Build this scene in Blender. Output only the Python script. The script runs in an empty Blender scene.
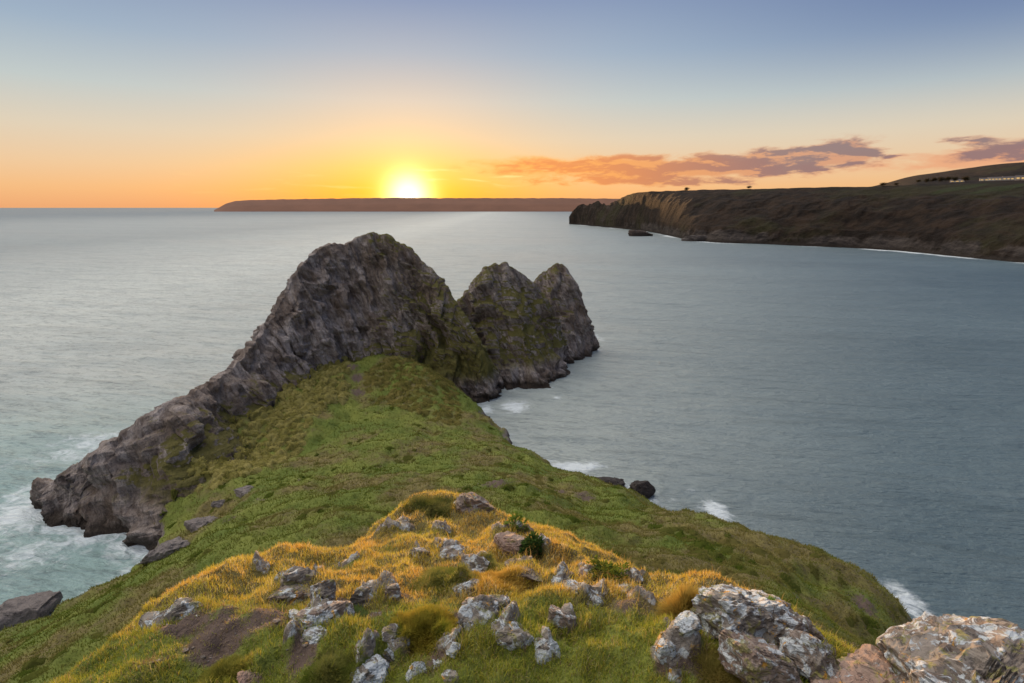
import bpy, bmesh, math, random
import numpy as np
from mathutils import Vector, Matrix

scene = bpy.context.scene
COL = scene.collection
R = math.radians

# ------------------------------------------------------------------ camera
FPX = 569.0                      # focal length in pixels of a 1024 wide frame
PITCH = math.atan((341.5 - 207.5) / FPX)
EYE = np.array([0.0, 0.0, 40.0])
cam_d = bpy.data.cameras.new("camera")
cam_d.sensor_width = 36.0
cam_d.lens = 36.0 * FPX / 1024.0
cam_d.clip_start = 0.1
cam_d.clip_end = 200000
cam = bpy.data.objects.new("camera", cam_d)
cam.location = EYE
cam.rotation_euler = (math.pi / 2 - PITCH, 0, 0)
COL.objects.link(cam)
scene.camera = cam

# ------------------------------------------------------------------ exposure
scene.view_settings.view_transform = 'Standard'
scene.view_settings.look = 'None'
scene.view_settings.exposure = 0.32
scene.view_settings.gamma = 1.0
scene.view_settings.use_curve_mapping = False
scene.render.engine = 'CYCLES'
cy = scene.cycles
cy.max_bounces = 6
cy.diffuse_bounces = 3
cy.glossy_bounces = 3
cy.transmission_bounces = 3
cy.sample_clamp_indirect = 4.0
cy.caustics_reflective = False
cy.caustics_refractive = False
try:
    cy.use_denoising = True
except Exception:
    pass

SUN_EL = R(1.1)
SUN_AZ = R(-10.0)                # from +Y towards +X
SUN = Vector((math.sin(SUN_AZ) * math.cos(SUN_EL), math.cos(SUN_AZ) * math.cos(SUN_EL), math.sin(SUN_EL)))


def s2l(r, g=None, b=None):
    if g is None:
        r, g, b = r
    out = []
    for c in (r, g, b):
        c = c / 255.0
        out.append(c / 12.92 if c <= 0.04045 else ((c + 0.055) / 1.055) ** 2.4)
    return tuple(out)


# ------------------------------------------------------------------ node helper
class NT:
    def __init__(self, tree):
        self.t = tree
        self.n = tree.nodes
        self.l = tree.links

    def put(self, sock, v):
        if v is None:
            return
        if hasattr(v, 'is_output') or isinstance(v, bpy.types.NodeSocket):
            self.l.new(v, sock)
        elif isinstance(v, (tuple, list)):
            if len(sock.default_value) == 4 and len(v) == 3:
                v = (*v, 1.0)
            sock.default_value = v
        else:
            try:
                sock.default_value = v
            except TypeError:
                sock.default_value = (v, v, v, 1.0)[:len(sock.default_value)]

    def math(self, op, a, b=None, c=None, clamp=False):
        n = self.n.new('ShaderNodeMath')
        n.operation = op
        n.use_clamp = clamp
        for i, v in enumerate((a, b, c)):
            self.put(n.inputs[i], v)
        return n.outputs[0]

    def vmath(self, op, a, b=None):
        n = self.n.new('ShaderNodeVectorMath')
        n.operation = op
        self.put(n.inputs[0], a)
        if b is not None:
            if op == 'SCALE':
                self.put(n.inputs['Scale'], b)
            else:
                self.put(n.inputs[1], b)
        return n.outputs['Value'] if op in ('DOT_PRODUCT', 'LENGTH', 'DISTANCE') else n.outputs[0]

    def mix(self, f, a, b, mode='MIX'):
        n = self.n.new('ShaderNodeMix')
        n.data_type = 'RGBA'
        n.blend_type = mode
        n.clamp_factor = True
        self.put(n.inputs[0], f)
        self.put(n.inputs[6], a)
        self.put(n.inputs[7], b)
        return n.outputs[2]

    def range(self, v, a, b, c=0.0, d=1.0, smooth=True):
        n = self.n.new('ShaderNodeMapRange')
        n.interpolation_type = 'SMOOTHSTEP' if smooth else 'LINEAR'
        for i, x in enumerate((v, a, b, c, d)):
            self.put(n.inputs[i], x)
        return n.outputs[0]

    def noise(self, vec, scale=1.0, detail=4.0, rough=0.5, dist=0.0, kind='FBM', dims='3D'):
        n = self.n.new('ShaderNodeTexNoise')
        n.noise_dimensions = dims
        n.noise_type = kind
        self.put(n.inputs['Vector'], vec)
        n.inputs['Scale'].default_value = scale
        n.inputs['Detail'].default_value = detail
        n.inputs['Roughness'].default_value = rough
        n.inputs['Distortion'].default_value = dist
        return n.outputs['Fac']

    def voronoi(self, vec, scale=1.0, feature='F1', out='Distance', rand=1.0):
        n = self.n.new('ShaderNodeTexVoronoi')
        n.feature = feature
        self.put(n.inputs['Vector'], vec)
        n.inputs['Scale'].default_value = scale
        n.inputs['Randomness'].default_value = rand
        return n.outputs[out]

    def ramp(self, fac, stops, interp='LINEAR'):
        n = self.n.new('ShaderNodeValToRGB')
        cr = n.color_ramp
        cr.interpolation = interp
        while len(cr.elements) < len(stops):
            cr.elements.new(0.5)
        for e, (p, c) in zip(cr.elements, stops):
            e.position = p
            e.color = (*c, 1.0)
        self.put(n.inputs[0], fac)
        return n.outputs[0]

    def combine(self, x, y, z):
        n = self.n.new('ShaderNodeCombineXYZ')
        for i, v in enumerate((x, y, z)):
            self.put(n.inputs[i], v)
        return n.outputs[0]

    def separate(self, v):
        n = self.n.new('ShaderNodeSeparateXYZ')
        self.put(n.inputs[0], v)
        return n.outputs

    def attr(self, name, out='Fac'):
        n = self.n.new('ShaderNodeAttribute')
        n.attribute_name = name
        return n.outputs[out]

    def bump(self, height, strength=0.5, dist=0.1, normal=None):
        n = self.n.new('ShaderNodeBump')
        n.inputs['Strength'].default_value = strength
        n.inputs['Distance'].default_value = dist
        self.put(n.inputs['Height'], height)
        if normal is not None:
            self.put(n.inputs['Normal'], normal)
        return n.outputs[0]

    def node(self, kind):
        return self.n.new(kind)


# ------------------------------------------------------------------ sky
world = bpy.data.worlds.new("World")
scene.world = world
world.use_nodes = True
w = NT(world.node_tree)
w.n.clear()
tc = w.node('ShaderNodeTexCoord')
dirv = w.vmath('NORMALIZE', tc.outputs['Generated'])
dx, dy, dz = w.separate(dirv)
DEG = 180 / math.pi
el = w.math('MULTIPLY', w.math('ARCSINE', dz), DEG)
az = w.math('MULTIPLY', w.math('ARCTAN2', dx, dy), DEG)
daz = w.math('SUBTRACT', az, math.degrees(SUN_AZ))
elp = w.math('MAXIMUM', el, 0.0)
ang = w.math('MULTIPLY', w.math('ARCCOSINE', w.math('MINIMUM', w.vmath('DOT_PRODUCT', dirv, tuple(SUN)), 0.999999)), DEG)
elf = w.math('DIVIDE', elp, 90.0, clamp=True)


def stops(lst, k=1.0):
    return [(e / 90.0, tuple(min(4, c * kk) for c in s2l(*rgb))) for e, rgb, kk in lst]


# evening sky by height, beside and under the sun; overhead boosted as unseen fill
base = w.ramp(elf, stops([(0, (236, 170, 118), 1), (1.6, (240, 187, 133), 1), (3.6, (234, 199, 160), 1), (6.2, (220, 206, 184), 1),
                          (9.5, (190, 200, 200), 1), (13.5, (155, 175, 196), 1), (17.7, (131, 151, 184), 1),
                          (24, (128, 144, 176), 1.4), (34, (214, 202, 188), 5.0), (55, (208, 202, 194), 5.0), (90, (200, 198, 198), 3.6)]))
warm = w.ramp(elf, stops([(0, (252, 158, 40), 1), (1.6, (255, 178, 48), 1.05), (3.6, (250, 198, 104), 1), (6.2, (233, 204, 162), 1),
                          (9.5, (212, 203, 190), 1), (13.5, (170, 182, 196), 1), (17.7, (132, 152, 186), 1),
                          (24, (128, 144, 176), 1.4), (34, (214, 202, 188), 5.0), (55, (208, 202, 194), 5.0), (90, (200, 198, 198), 3.6)]))
g = w.math('DIVIDE', daz, 14.0)
gauss = w.math('POWER', math.e, w.math('MULTIPLY', w.math('MULTIPLY', g, g), -1.0))
sky = w.mix(gauss, base, warm)
# behind the camera a paler, cooler dome, brightened out of view to light land
back = w.range(dy, 0.35, -0.45)
sky = w.mix(back, sky, w.ramp(elf, stops([(0, (190, 182, 184), 1.0), (20, (192, 188, 192), 1.4), (60, (198, 196, 198), 2.4), (90, (200, 198, 198), 3.6)])))
# the right hand sky is a little deeper blue high up
sky = w.mix(w.math('MULTIPLY', w.range(az, 5, 42), w.range(el, 6, 18)), sky, tuple(c * 0.80 for c in s2l(112, 135, 182)))

# clouds low over the headland
cv = w.combine(w.math('MULTIPLY', az, 0.16), w.math('MULTIPLY', el, 0.62), 0.0)
n1 = w.noise(cv, 1.0, 7, 0.58, 0.35)
n2 = w.noise(w.vmath('ADD', cv, (7.3, 2.1, 4.0)), 2.3, 6, 0.6, 0.3)
cn = w.math('ADD', w.math('ADD', w.math('MULTIPLY', n1, 1.0), w.math('MULTIPLY', n2, 0.9)), -0.45)
cvu = w.vmath('ADD', cv, (0.02, 0.30, 0.0))
n1u = w.noise(cvu, 1.0, 7, 0.58, 0.35)
n2u = w.noise(w.vmath('ADD', cvu, (7.3, 2.1, 4.0)), 2.3, 6, 0.6, 0.3)
cnu = w.math('ADD', w.math('ADD', w.math('MULTIPLY', n1u, 1.0), w.math('MULTIPLY', n2u, 0.9)), -0.45)


def gaus(v, c, s):
    q = w.math('DIVIDE', w.math('SUBTRACT', v, c), s)
    return w.math('POWER', math.e, w.math('MULTIPLY', w.math('MULTIPLY', q, q), -1.0))


def blob(a0, sa, e0, se, amp):
    return w.math('MULTIPLY', w.math('MULTIPLY', gaus(az, a0, sa), gaus(el, e0, se)), amp)


def total(lst):
    r = lst[0]
    for q in lst[1:]:
        r = w.math('ADD', r, q)
    return r


# a veil of pink cirrus
veil = total([blob(14, 15, 3.5, 1.0, 0.62), blob(2, 6, 3.9, 0.8, 0.42), blob(40, 7, 3.6, 0.9, 0.5)])
vm = w.range(w.math('ADD', cn, veil), 0.58, 0.98)
vm = w.math('MULTIPLY', vm, w.range(veil, 0.04, 0.25))
sky = w.mix(w.math('MULTIPLY', vm, 0.75), sky, w.mix(w.range(az, 0, 26), s2l(250, 180, 105), s2l(232, 160, 122)))
# the darker purple bank
bank = total([blob(11, 9, 3.6, 1.05, 0.45), blob(20.0, 7.5, 3.65, 1.1, 0.52), blob(29.0, 3.8, 4.55, 1.05, 0.54), blob(25, 4.5, 3.9, 1.0, 0.34), blob(2, 6, 3.8, 0.7, 0.33),
              blob(40.5, 5.0, 3.95, 0.65, 0.46), blob(37.5, 2.4, 4.9, 0.4, 0.34), blob(7, 6, 2.4, 0.5, 0.38), blob(17, 5, 2.2, 0.4, 0.26), blob(45, 3, 4.6, 0.8, 0.36)])
bm_ = w.range(w.math('ADD', cn, bank), 0.66, 0.92)
bm_ = w.math('MULTIPLY', bm_, w.range(bank, 0.05, 0.2))
bankcol = w.mix(w.range(az, 4, 27), s2l(224, 134, 82), s2l(126, 103, 116))
lit = w.math('MAXIMUM', w.range(w.math('SUBTRACT', cnu, cn), -0.02, 0.16), w.range(w.math('ADD', cn, bank), 0.95, 0.72))
bankcol = w.mix(w.math('MULTIPLY', lit, 0.66), bankcol, w.mix(w.range(az, 2, 30), s2l(255, 176, 88), s2l(240, 166, 122)))
sky = w.mix(w.math('MULTIPLY', bm_, 0.86), sky, bankcol)
# thin bright streaks near the sun
st = w.noise(w.combine(w.math('MULTIPLY', az, 0.22), w.math('MULTIPLY', w.math('ADD', el, w.math('MULTIPLY', az, 0.02)), 2.2), 3.0), 1.0, 4, 0.5, 0.4)
stm = w.math('MULTIPLY', w.range(st, 0.56, 0.72), total([blob(-4, 9, 3.0, 0.9, 0.8), blob(-20, 12, 2.2, 1.0, 0.3)]))
sky = w.mix(stm, sky, s2l(255, 226, 150))

# glow round the sun and the disc itself
a1 = w.math('DIVIDE', ang, 1.8)
core = w.math('MULTIPLY', w.math('POWER', math.e, w.math('MULTIPLY', w.math('MULTIPLY', a1, a1), -1)), 2.2)
halo = w.math('MULTIPLY', w.math('POWER', math.e, w.math('DIVIDE', ang, -2.4)), 0.75)
halo2 = w.math('MULTIPLY', w.math('POWER', math.e, w.math('DIVIDE', ang, -6.0)), 0.07)
disc = w.math('MULTIPLY', w.range(ang, 0.55, 0.35), 8.0)
above = w.range(el, -0.6, 0.0)
sky = w.mix(1.0, sky, w.vmath('SCALE', (1.0, 0.86, 0.52), core), 'ADD')
sky = w.mix(1.0, sky, w.vmath('SCALE', (1.0, 0.66, 0.10), halo), 'ADD')
sky = w.mix(1.0, sky, w.vmath('SCALE', (1.0, 0.52, 0.14), halo2), 'ADD')
sky = w.mix(1.0, sky, w.vmath('SCALE', (1.0, 0.8, 0.5), disc), 'ADD')

bgA = w.node('ShaderNodeBackground')
w.put(bgA.inputs['Color'], sky)
bgA.inputs['Strength'].default_value = 0.78
nish = w.node('ShaderNodeTexSky')
nish.sky_type = 'NISHITA'
nish.sun_disc = False
nish.sun_elevation = SUN_EL
nish.sun_rotation = SUN_AZ
nish.altitude = 40
bgB = w.node('ShaderNodeBackground')
w.put(bgB.inputs['Color'], nish.outputs[0])
bgB.inputs['Strength'].default_value = 0.015
add = w.node('ShaderNodeAddShader')
w.l.new(bgA.outputs[0], add.inputs[0])
w.l.new(bgB.outputs[0], add.inputs[1])
wo = w.node('ShaderNodeOutputWorld')
w.l.new(add.outputs[0], wo.inputs[0])
world.cycles.sampling_method = 'MANUAL'
world.cycles.sample_map_resolution = 2048

# ------------------------------------------------------------------ sun
sd = bpy.data.lights.new("sun", 'SUN')
sd.energy = 5.0
sd.angle = R(0.45)
sd.color = (1.0, 0.55, 0.22)
so = bpy.data.objects.new("sun", sd)
so.rotation_euler = (-SUN).to_track_quat('-Z', 'Y').to_euler()
so.location = (-100, 500, 120)
COL.objects.link(so)

# ------------------------------------------------------------------ numpy noise
rng = np.random.default_rng(7)
_perm = rng.permutation(4096).astype(np.int64)
_g3 = rng.normal(size=(4096, 3))
_g3 /= np.linalg.norm(_g3, axis=1)[:, None]


def _hash(i, j, k):
    return _perm[(_perm[(_perm[i & 4095] + j) & 4095] + k) & 4095]


def noise3(x, y, z):
    x = np.asarray(x, float); y = np.asarray(y, float); z = np.asarray(z, float)
    xi = np.floor(x).astype(np.int64); yi = np.floor(y).astype(np.int64); zi = np.floor(z).astype(np.int64)
    fx = x - xi; fy = y - yi; fz = z - zi
    u = fx * fx * fx * (fx * (fx * 6 - 15) + 10)
    v = fy * fy * fy * (fy * (fy * 6 - 15) + 10)
    t = fz * fz * fz * (fz * (fz * 6 - 15) + 10)
    out = 0
    for a in (0, 1):
        wa = u if a else 1 - u
        for b in (0, 1):
            wb = v if b else 1 - v
            for c in (0, 1):
                wc = t if c else 1 - t
                gr = _g3[_hash(xi + a, yi + b, zi + c)]
                out = out + wa * wb * wc * (gr[..., 0] * (fx - a) + gr[..., 1] * (fy - b) + gr[..., 2] * (fz - c))
    return out * 1.5


def fbm(x, y, z=0.0, octs=4, gain=0.5, lac=2.03):
    x = np.asarray(x, float)
    z = np.zeros_like(x) + z
    s = 0; a = 1.0; f = 1.0
    for o in range(octs):
        s = s + a * noise3(x * f + o * 17.3, y * f - o * 9.1, z * f + o * 5.7)
        a *= gain; f *= lac
    return s


def ridged(x, y, z=0.0, octs=4, gain=0.5, lac=2.03):
    x = np.asarray(x, float)
    z = np.zeros_like(x) + z
    s = 0; a = 1.0; f = 1.0
    for o in range(octs):
        s = s + a * (1 - 2 * np.abs(noise3(x * f + o * 11.3, y * f - o * 7.1, z * f + o * 3.7)))
        a *= gain; f *= lac
    return s


def sstep(a, b, x):
    t = np.clip((x - a) / (b - a), 0, 1)
    return t * t * (3 - 2 * t)


# ------------------------------------------------------------------ picture rays
CP, SP = math.cos(PITCH), math.sin(PITCH)


def ray(px, py):
    u = (341.5 - py) / FPX
    return np.array([(px - 512) / FPX, CP + u * SP, -SP + u * CP])


def at(px, py, Y):
    d = ray(px, py)
    return EYE + d * (Y / d[1])


def at_sea(px, py, z=0.0):
    d = ray(px, py)
    return EYE + d * ((z - EYE[2]) / d[2])


# ------------------------------------------------------------------ object helpers
def tag(o, label=None, cat=None, group=None, kind=None):
    if label: o['label'] = label
    if cat: o['category'] = cat
    if group: o['group'] = group
    if kind: o['kind'] = kind
    return o


def mesh_obj(name, verts, faces=None, mat=None, parent=None, smooth=True, loops=None, attrs=None, quads=None, sharp=None):
    me = bpy.data.meshes.new(name)
    verts = np.asarray(verts, np.float32)
    if quads is not None:
        q = np.asarray(quads, np.int32)
        n, k = q.shape
        me.vertices.add(len(verts))
        me.vertices.foreach_set('co', verts.ravel())
        me.loops.add(n * k)
        me.loops.foreach_set('vertex_index', q.ravel())
        me.polygons.add(n)
        me.polygons.foreach_set('loop_start', np.arange(0, n * k, k, dtype=np.int32))
        me.update(calc_edges=True)
    else:
        me.from_pydata(verts.tolist(), [], faces)
        me.update()
    me.polygons.foreach_set('use_smooth', np.full(len(me.polygons), smooth))
    if sharp is not None:
        me.set_sharp_from_angle(angle=sharp)
    if attrs:
        for k, v in attrs.items():
            v = np.asarray(v, np.float32)
            if v.ndim == 1:
                a = me.attributes.new(k, 'FLOAT', 'POINT')
                a.data.foreach_set('value', v)
            else:
                a = me.attributes.new(k, 'FLOAT_COLOR', 'POINT')
                if v.shape[1] == 3:
                    v = np.concatenate([v, np.ones((len(v), 1), np.float32)], 1)
                a.data.foreach_set('color', v.ravel())
    if mat: me.materials.append(mat)
    o = bpy.data.objects.new(name, me)
    COL.objects.link(o)
    if parent: o.parent = parent
    return o


def grid_quads(nu, nv):
    i = np.arange(nu * nv).reshape(nu, nv)
    return np.stack([i[:-1, :-1].ravel(), i[1:, :-1].ravel(), i[1:, 1:].ravel(), i[:-1, 1:].ravel()], 1)


def new_mat(name):
    m = bpy.data.materials.new(name)
    m.use_nodes = True
    t = NT(m.node_tree)
    t.n.clear()
    out = t.node('ShaderNodeOutputMaterial')
    b = t.node('ShaderNodeBsdfPrincipled')
    t.l.new(b.outputs[0], out.inputs[0])
    b.inputs['Specular IOR Level'].default_value = 0.25
    return m, t, b, out


# ------------------------------------------------------------------ materials
def mat_ground():
    m, t, b, out = new_mat("turf_ground")
    geo = t.node('ShaderNodeNewGeometry')
    pos = geo.outputs['Position']
    nz = t.separate(geo.outputs['Normal'])[2]
    near = t.attr('near')
    soil = t.attr('soil')
    dry = t.attr('dry')
    a = t.noise(pos, 0.16, 6, 0.6)
    c = t.noise(pos, 1.3, 5, 0.65)
    f = t.noise(pos, 7.0, 4, 0.7)
    green = t.mix(t.range(a, 0.35, 0.66), (0.095, 0.130, 0.020), (0.165, 0.185, 0.034))
    straw = t.mix(t.range(c, 0.35, 0.65), (0.18, 0.15, 0.048), (0.125, 0.10, 0.043))
    k = t.math('ADD', t.math('MULTIPLY', c, 0.7), t.math('MULTIPLY', dry, 0.9))
    col = t.mix(t.range(k, 0.48, 0.95), green, straw)
    col = t.mix(t.math('MULTIPLY', t.range(f, 0.50, 0.75), 0.5), col, (0.055, 0.075, 0.018))
    sc = t.mix(f, (0.065, 0.045, 0.036), (0.16, 0.115, 0.09))
    col = t.mix(t.range(t.math('ADD', soil, t.math('MULTIPLY', t.math('SUBTRACT', f, 0.5), 0.8)), 0.35, 0.65), col, sc)
    rock = t.mix(t.range(c, 0.3, 0.7), (0.10, 0.085, 0.07), (0.24, 0.20, 0.175))
    rk = t.range(t.math('ADD', nz, t.math('MULTIPLY', t.math('SUBTRACT', c, 0.5), 0.5)), 0.58, 0.44)
    rk = t.math('MULTIPLY', rk, t.math('SUBTRACT', 1.0, near))
    z = t.separate(pos)[2]
    shore = t.range(t.math('ADD', z, t.math('MULTIPLY', t.math('SUBTRACT', c, 0.5), 2.0)), 1.6, 0.8)
    col = t.mix(t.math('MAXIMUM', rk, shore), col, rock)
    col = t.mix(t.range(t.math('ADD', z, t.math('MULTIPLY', f, 0.8)), 1.4, 0.4), col, (0.035, 0.030, 0.026))
    crag = t.attr('crag')
    g1 = t.noise(t.vmath('MULTIPLY', pos, (6.0, 4.0, 14.0)), 1.0, 6, 0.68, 0.5)
    st = t.mix(t.range(g1, 0.32, 0.68), (0.095, 0.080, 0.064), (0.31, 0.27, 0.225))
    li = t.noise(t.vmath('ADD', pos, (3, 1, 5)), 9.0, 6, 0.66, 0.8)
    st = t.mix(t.math('MULTIPLY', t.range(li, 0.53, 0.60), 0.85), st, (0.44, 0.47, 0.47))
    lo = t.noise(t.vmath('ADD', pos, (8, 2, 1)), 7.0, 5, 0.66, 0.8)
    st = t.mix(t.math('MULTIPLY', t.range(lo, 0.58, 0.66), 0.8), st, (0.46, 0.27, 0.06))
    col = t.mix(t.range(t.math('ADD', crag, t.math('MULTIPLY', t.math('SUBTRACT', f, 0.5), 0.6)), 0.4, 0.6), col, st)
    t.put(b.inputs['Base Color'], col)
    b.inputs['Roughness'].default_value = 0.9
    h = t.math('ADD', t.math('MULTIPLY', t.noise(pos, 3.0, 6, 0.7), 1.0), t.math('MULTIPLY', t.noise(pos, 26, 4, 0.7), 0.15))
    t.put(b.inputs['Normal'], t.bump(h, 0.75, 0.22))
    return m


def mat_grass():
    m, t, b, out = new_mat("grass_blades")
    t.n.remove(b)
    col = t.attr('col', 'Color')
    d = t.node('ShaderNodeBsdfDiffuse')
    tr = t.node('ShaderNodeBsdfTranslucent')
    t.put(d.inputs['Color'], col)
    t.put(tr.inputs['Color'], col)
    mx = t.node('ShaderNodeMixShader')
    mx.inputs[0].default_value = 0.50
    t.l.new(d.outputs[0], mx.inputs[1])
    t.l.new(tr.outputs[0], mx.inputs[2])
    t.l.new(mx.outputs[0], out.inputs[0])
    return m


def mat_cliff():
    m, t, b, out = new_mat("limestone_cliff")
    geo = t.node('ShaderNodeNewGeometry')
    pos = geo.outputs['Position']
    nx, ny, nz = t.separate(geo.outputs['Normal'])
    x, y, z = t.separate(pos)
    veg = t.attr('veg')
    # beds dip steeply: compress along the bedding normal
    bed = t.math('ADD', t.math('MULTIPLY', x, 0.80), t.math('MULTIPLY', z, 0.42))
    along = t.math('SUBTRACT', t.math('MULTIPLY', z, 0.80), t.math('MULTIPLY', x, 0.42))
    sv = t.combine(t.math('MULTIPLY', bed, 0.9), t.math('MULTIPLY', y, 0.3), t.math('MULTIPLY', along, 0.22))
    s1 = t.noise(sv, 1.0, 7, 0.68, 0.6)
    s2 = t.noise(sv, 3.2, 5, 0.6, 0.4)
    a = t.noise(pos, 0.12, 5, 0.6)
    c = t.noise(pos, 0.8, 6, 0.68)
    f = t.noise(pos, 4.0, 4, 0.7)
    col = t.mix(t.range(s1, 0.34, 0.66), (0.155, 0.122, 0.106), (0.50, 0.43, 0.39))
    col = t.mix(t.math('MULTIPLY', t.range(c, 0.5, 0.68), 0.55), col, (0.46, 0.41, 0.37))
    col = t.mix(t.math('MULTIPLY', t.range(a, 0.42, 0.62), 0.65), col, (0.17, 0.115, 0.075))
    crack = t.range(t.math('ABSOLUTE', t.math('SUBTRACT', s2, 0.5)), 0.035, 0.0)
    col = t.mix(t.math('MULTIPLY', crack, 0.5), col, (0.045, 0.037, 0.034))
    vg = t.mix(c, (0.095, 0.098, 0.020), (0.21, 0.165, 0.05))
    vg = t.mix(t.math('MULTIPLY', f, 0.6), vg, (0.055, 0.06, 0.014))
    k = t.math('ADD', t.math('ADD', veg, t.math('MULTIPLY', t.math('SUBTRACT', c, 0.5), 1.5)), t.math('MULTIPLY', t.math('SUBTRACT', nz, 0.45), 0.75))
    dry_line = t.range(t.math('ADD', z, t.math('MULTIPLY', c, 4.0)), 5.0, 8.0)
    vk = t.math('MULTIPLY', t.range(k, 0.36, 0.66), dry_line)
    col = t.mix(vk, col, vg)
    wet = t.range(t.math('ADD', z, t.math('MULTIPLY', t.math('SUBTRACT', c, 0.5), 3.0)), 2.2, 0.6)
    col = t.mix(wet, col, (0.050, 0.036, 0.026))
    t.put(b.inputs['Base Color'], col)
    t.put(b.inputs['Roughness'], t.math('SUBTRACT', 0.88, t.math('MULTIPLY', wet, 0.35)))
    h = t.math('ADD', t.math('ADD', t.math('MULTIPLY', s1, 1.2), t.math('MULTIPLY', s2, 0.5)), t.math('ADD', t.math('MULTIPLY', c, 0.8), t.math('MULTIPLY', f, 0.30)))
    t.put(b.inputs['Normal'], t.bump(h, 1.0, 1.1))
    return m


def mat_rock():
    m, t, b, out = new_mat("lichen_rock")
    tcn = t.node('ShaderNodeTexCoord')
    oi = t.node('ShaderNodeObjectInfo')
    off = t.vmath('SCALE', (13.1, 7.7, 21.3), oi.outputs['Random'])
    p = t.vmath('ADD', tcn.outputs['Object'], off)
    red = t.attr('red')
    lich = t.attr('lichen')
    sp = t.vmath('MULTIPLY', p, (5.0, 5.0, 20.0))
    s = t.noise(sp, 1.0, 6, 0.65, 0.6)
    c = t.noise(p, 7.0, 6, 0.65)
    f = t.noise(p, 32.0, 5, 0.7)
    col = t.mix(t.range(s, 0.32, 0.68), (0.095, 0.080, 0.066), (0.29, 0.255, 0.215))
    col = t.mix(t.math('MULTIPLY', red, 0.8), col, t.mix(c, (0.26, 0.155, 0.115), (0.44, 0.29, 0.22)))  # reddish stone; on sunlit rocks it also paints in warm sun
    # pale crusts of lichen
    d1 = t.noise(t.vmath('ADD', p, (3.0, 1.0, 5.0)), 10.0, 5, 0.62, 0.7)
    l1 = t.range(t.math('ADD', d1, t.math('MULTIPLY', t.math('SUBTRACT', lich, 0.5), 0.55)), 0.53, 0.61)
    pale = t.mix(f, (0.40, 0.445, 0.47), (0.62, 0.655, 0.66))
    col = t.mix(t.math('MULTIPLY', l1, 0.9), col, pale)
    # olive and orange lichen
    d2 = t.noise(t.vmath('ADD', p, (9.0, 4.0, 2.0)), 8.0, 5, 0.62, 0.8)
    col = t.mix(t.math('MULTIPLY', t.range(d2, 0.55, 0.63), 0.75), col, t.mix(c, (0.15, 0.15, 0.045), (0.32, 0.29, 0.09)))
    d3 = t.noise(t.vmath('ADD', p, (1.0, 8.0, 6.0)), 9.0, 4, 0.6, 0.6)
    col = t.mix(t.math('MULTIPLY', t.range(d3, 0.62, 0.68), 0.85), col, t.mix(f, (0.50, 0.21, 0.02), (0.62, 0.36, 0.05)))
    ck = t.range(t.math('ABSOLUTE', t.math('SUBTRACT', s, 0.47)), 0.025, 0.0)
    col = t.mix(t.math('MULTIPLY', ck, 0.7), col, (0.04, 0.034, 0.03))
    t.put(b.inputs['Base Color'], col)
    b.inputs['Roughness'].default_value = 0.85
    h = t.math('ADD', t.math('ADD', t.math('MULTIPLY', s, 0.8), t.math('MULTIPLY', c, 0.6)), t.math('ADD', t.math('MULTIPLY', f, 0.22), t.math('MULTIPLY', l1, 0.10)))
    t.put(b.inputs['Normal'], t.bump(h, 0.9, 0.06))
    return m


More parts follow.
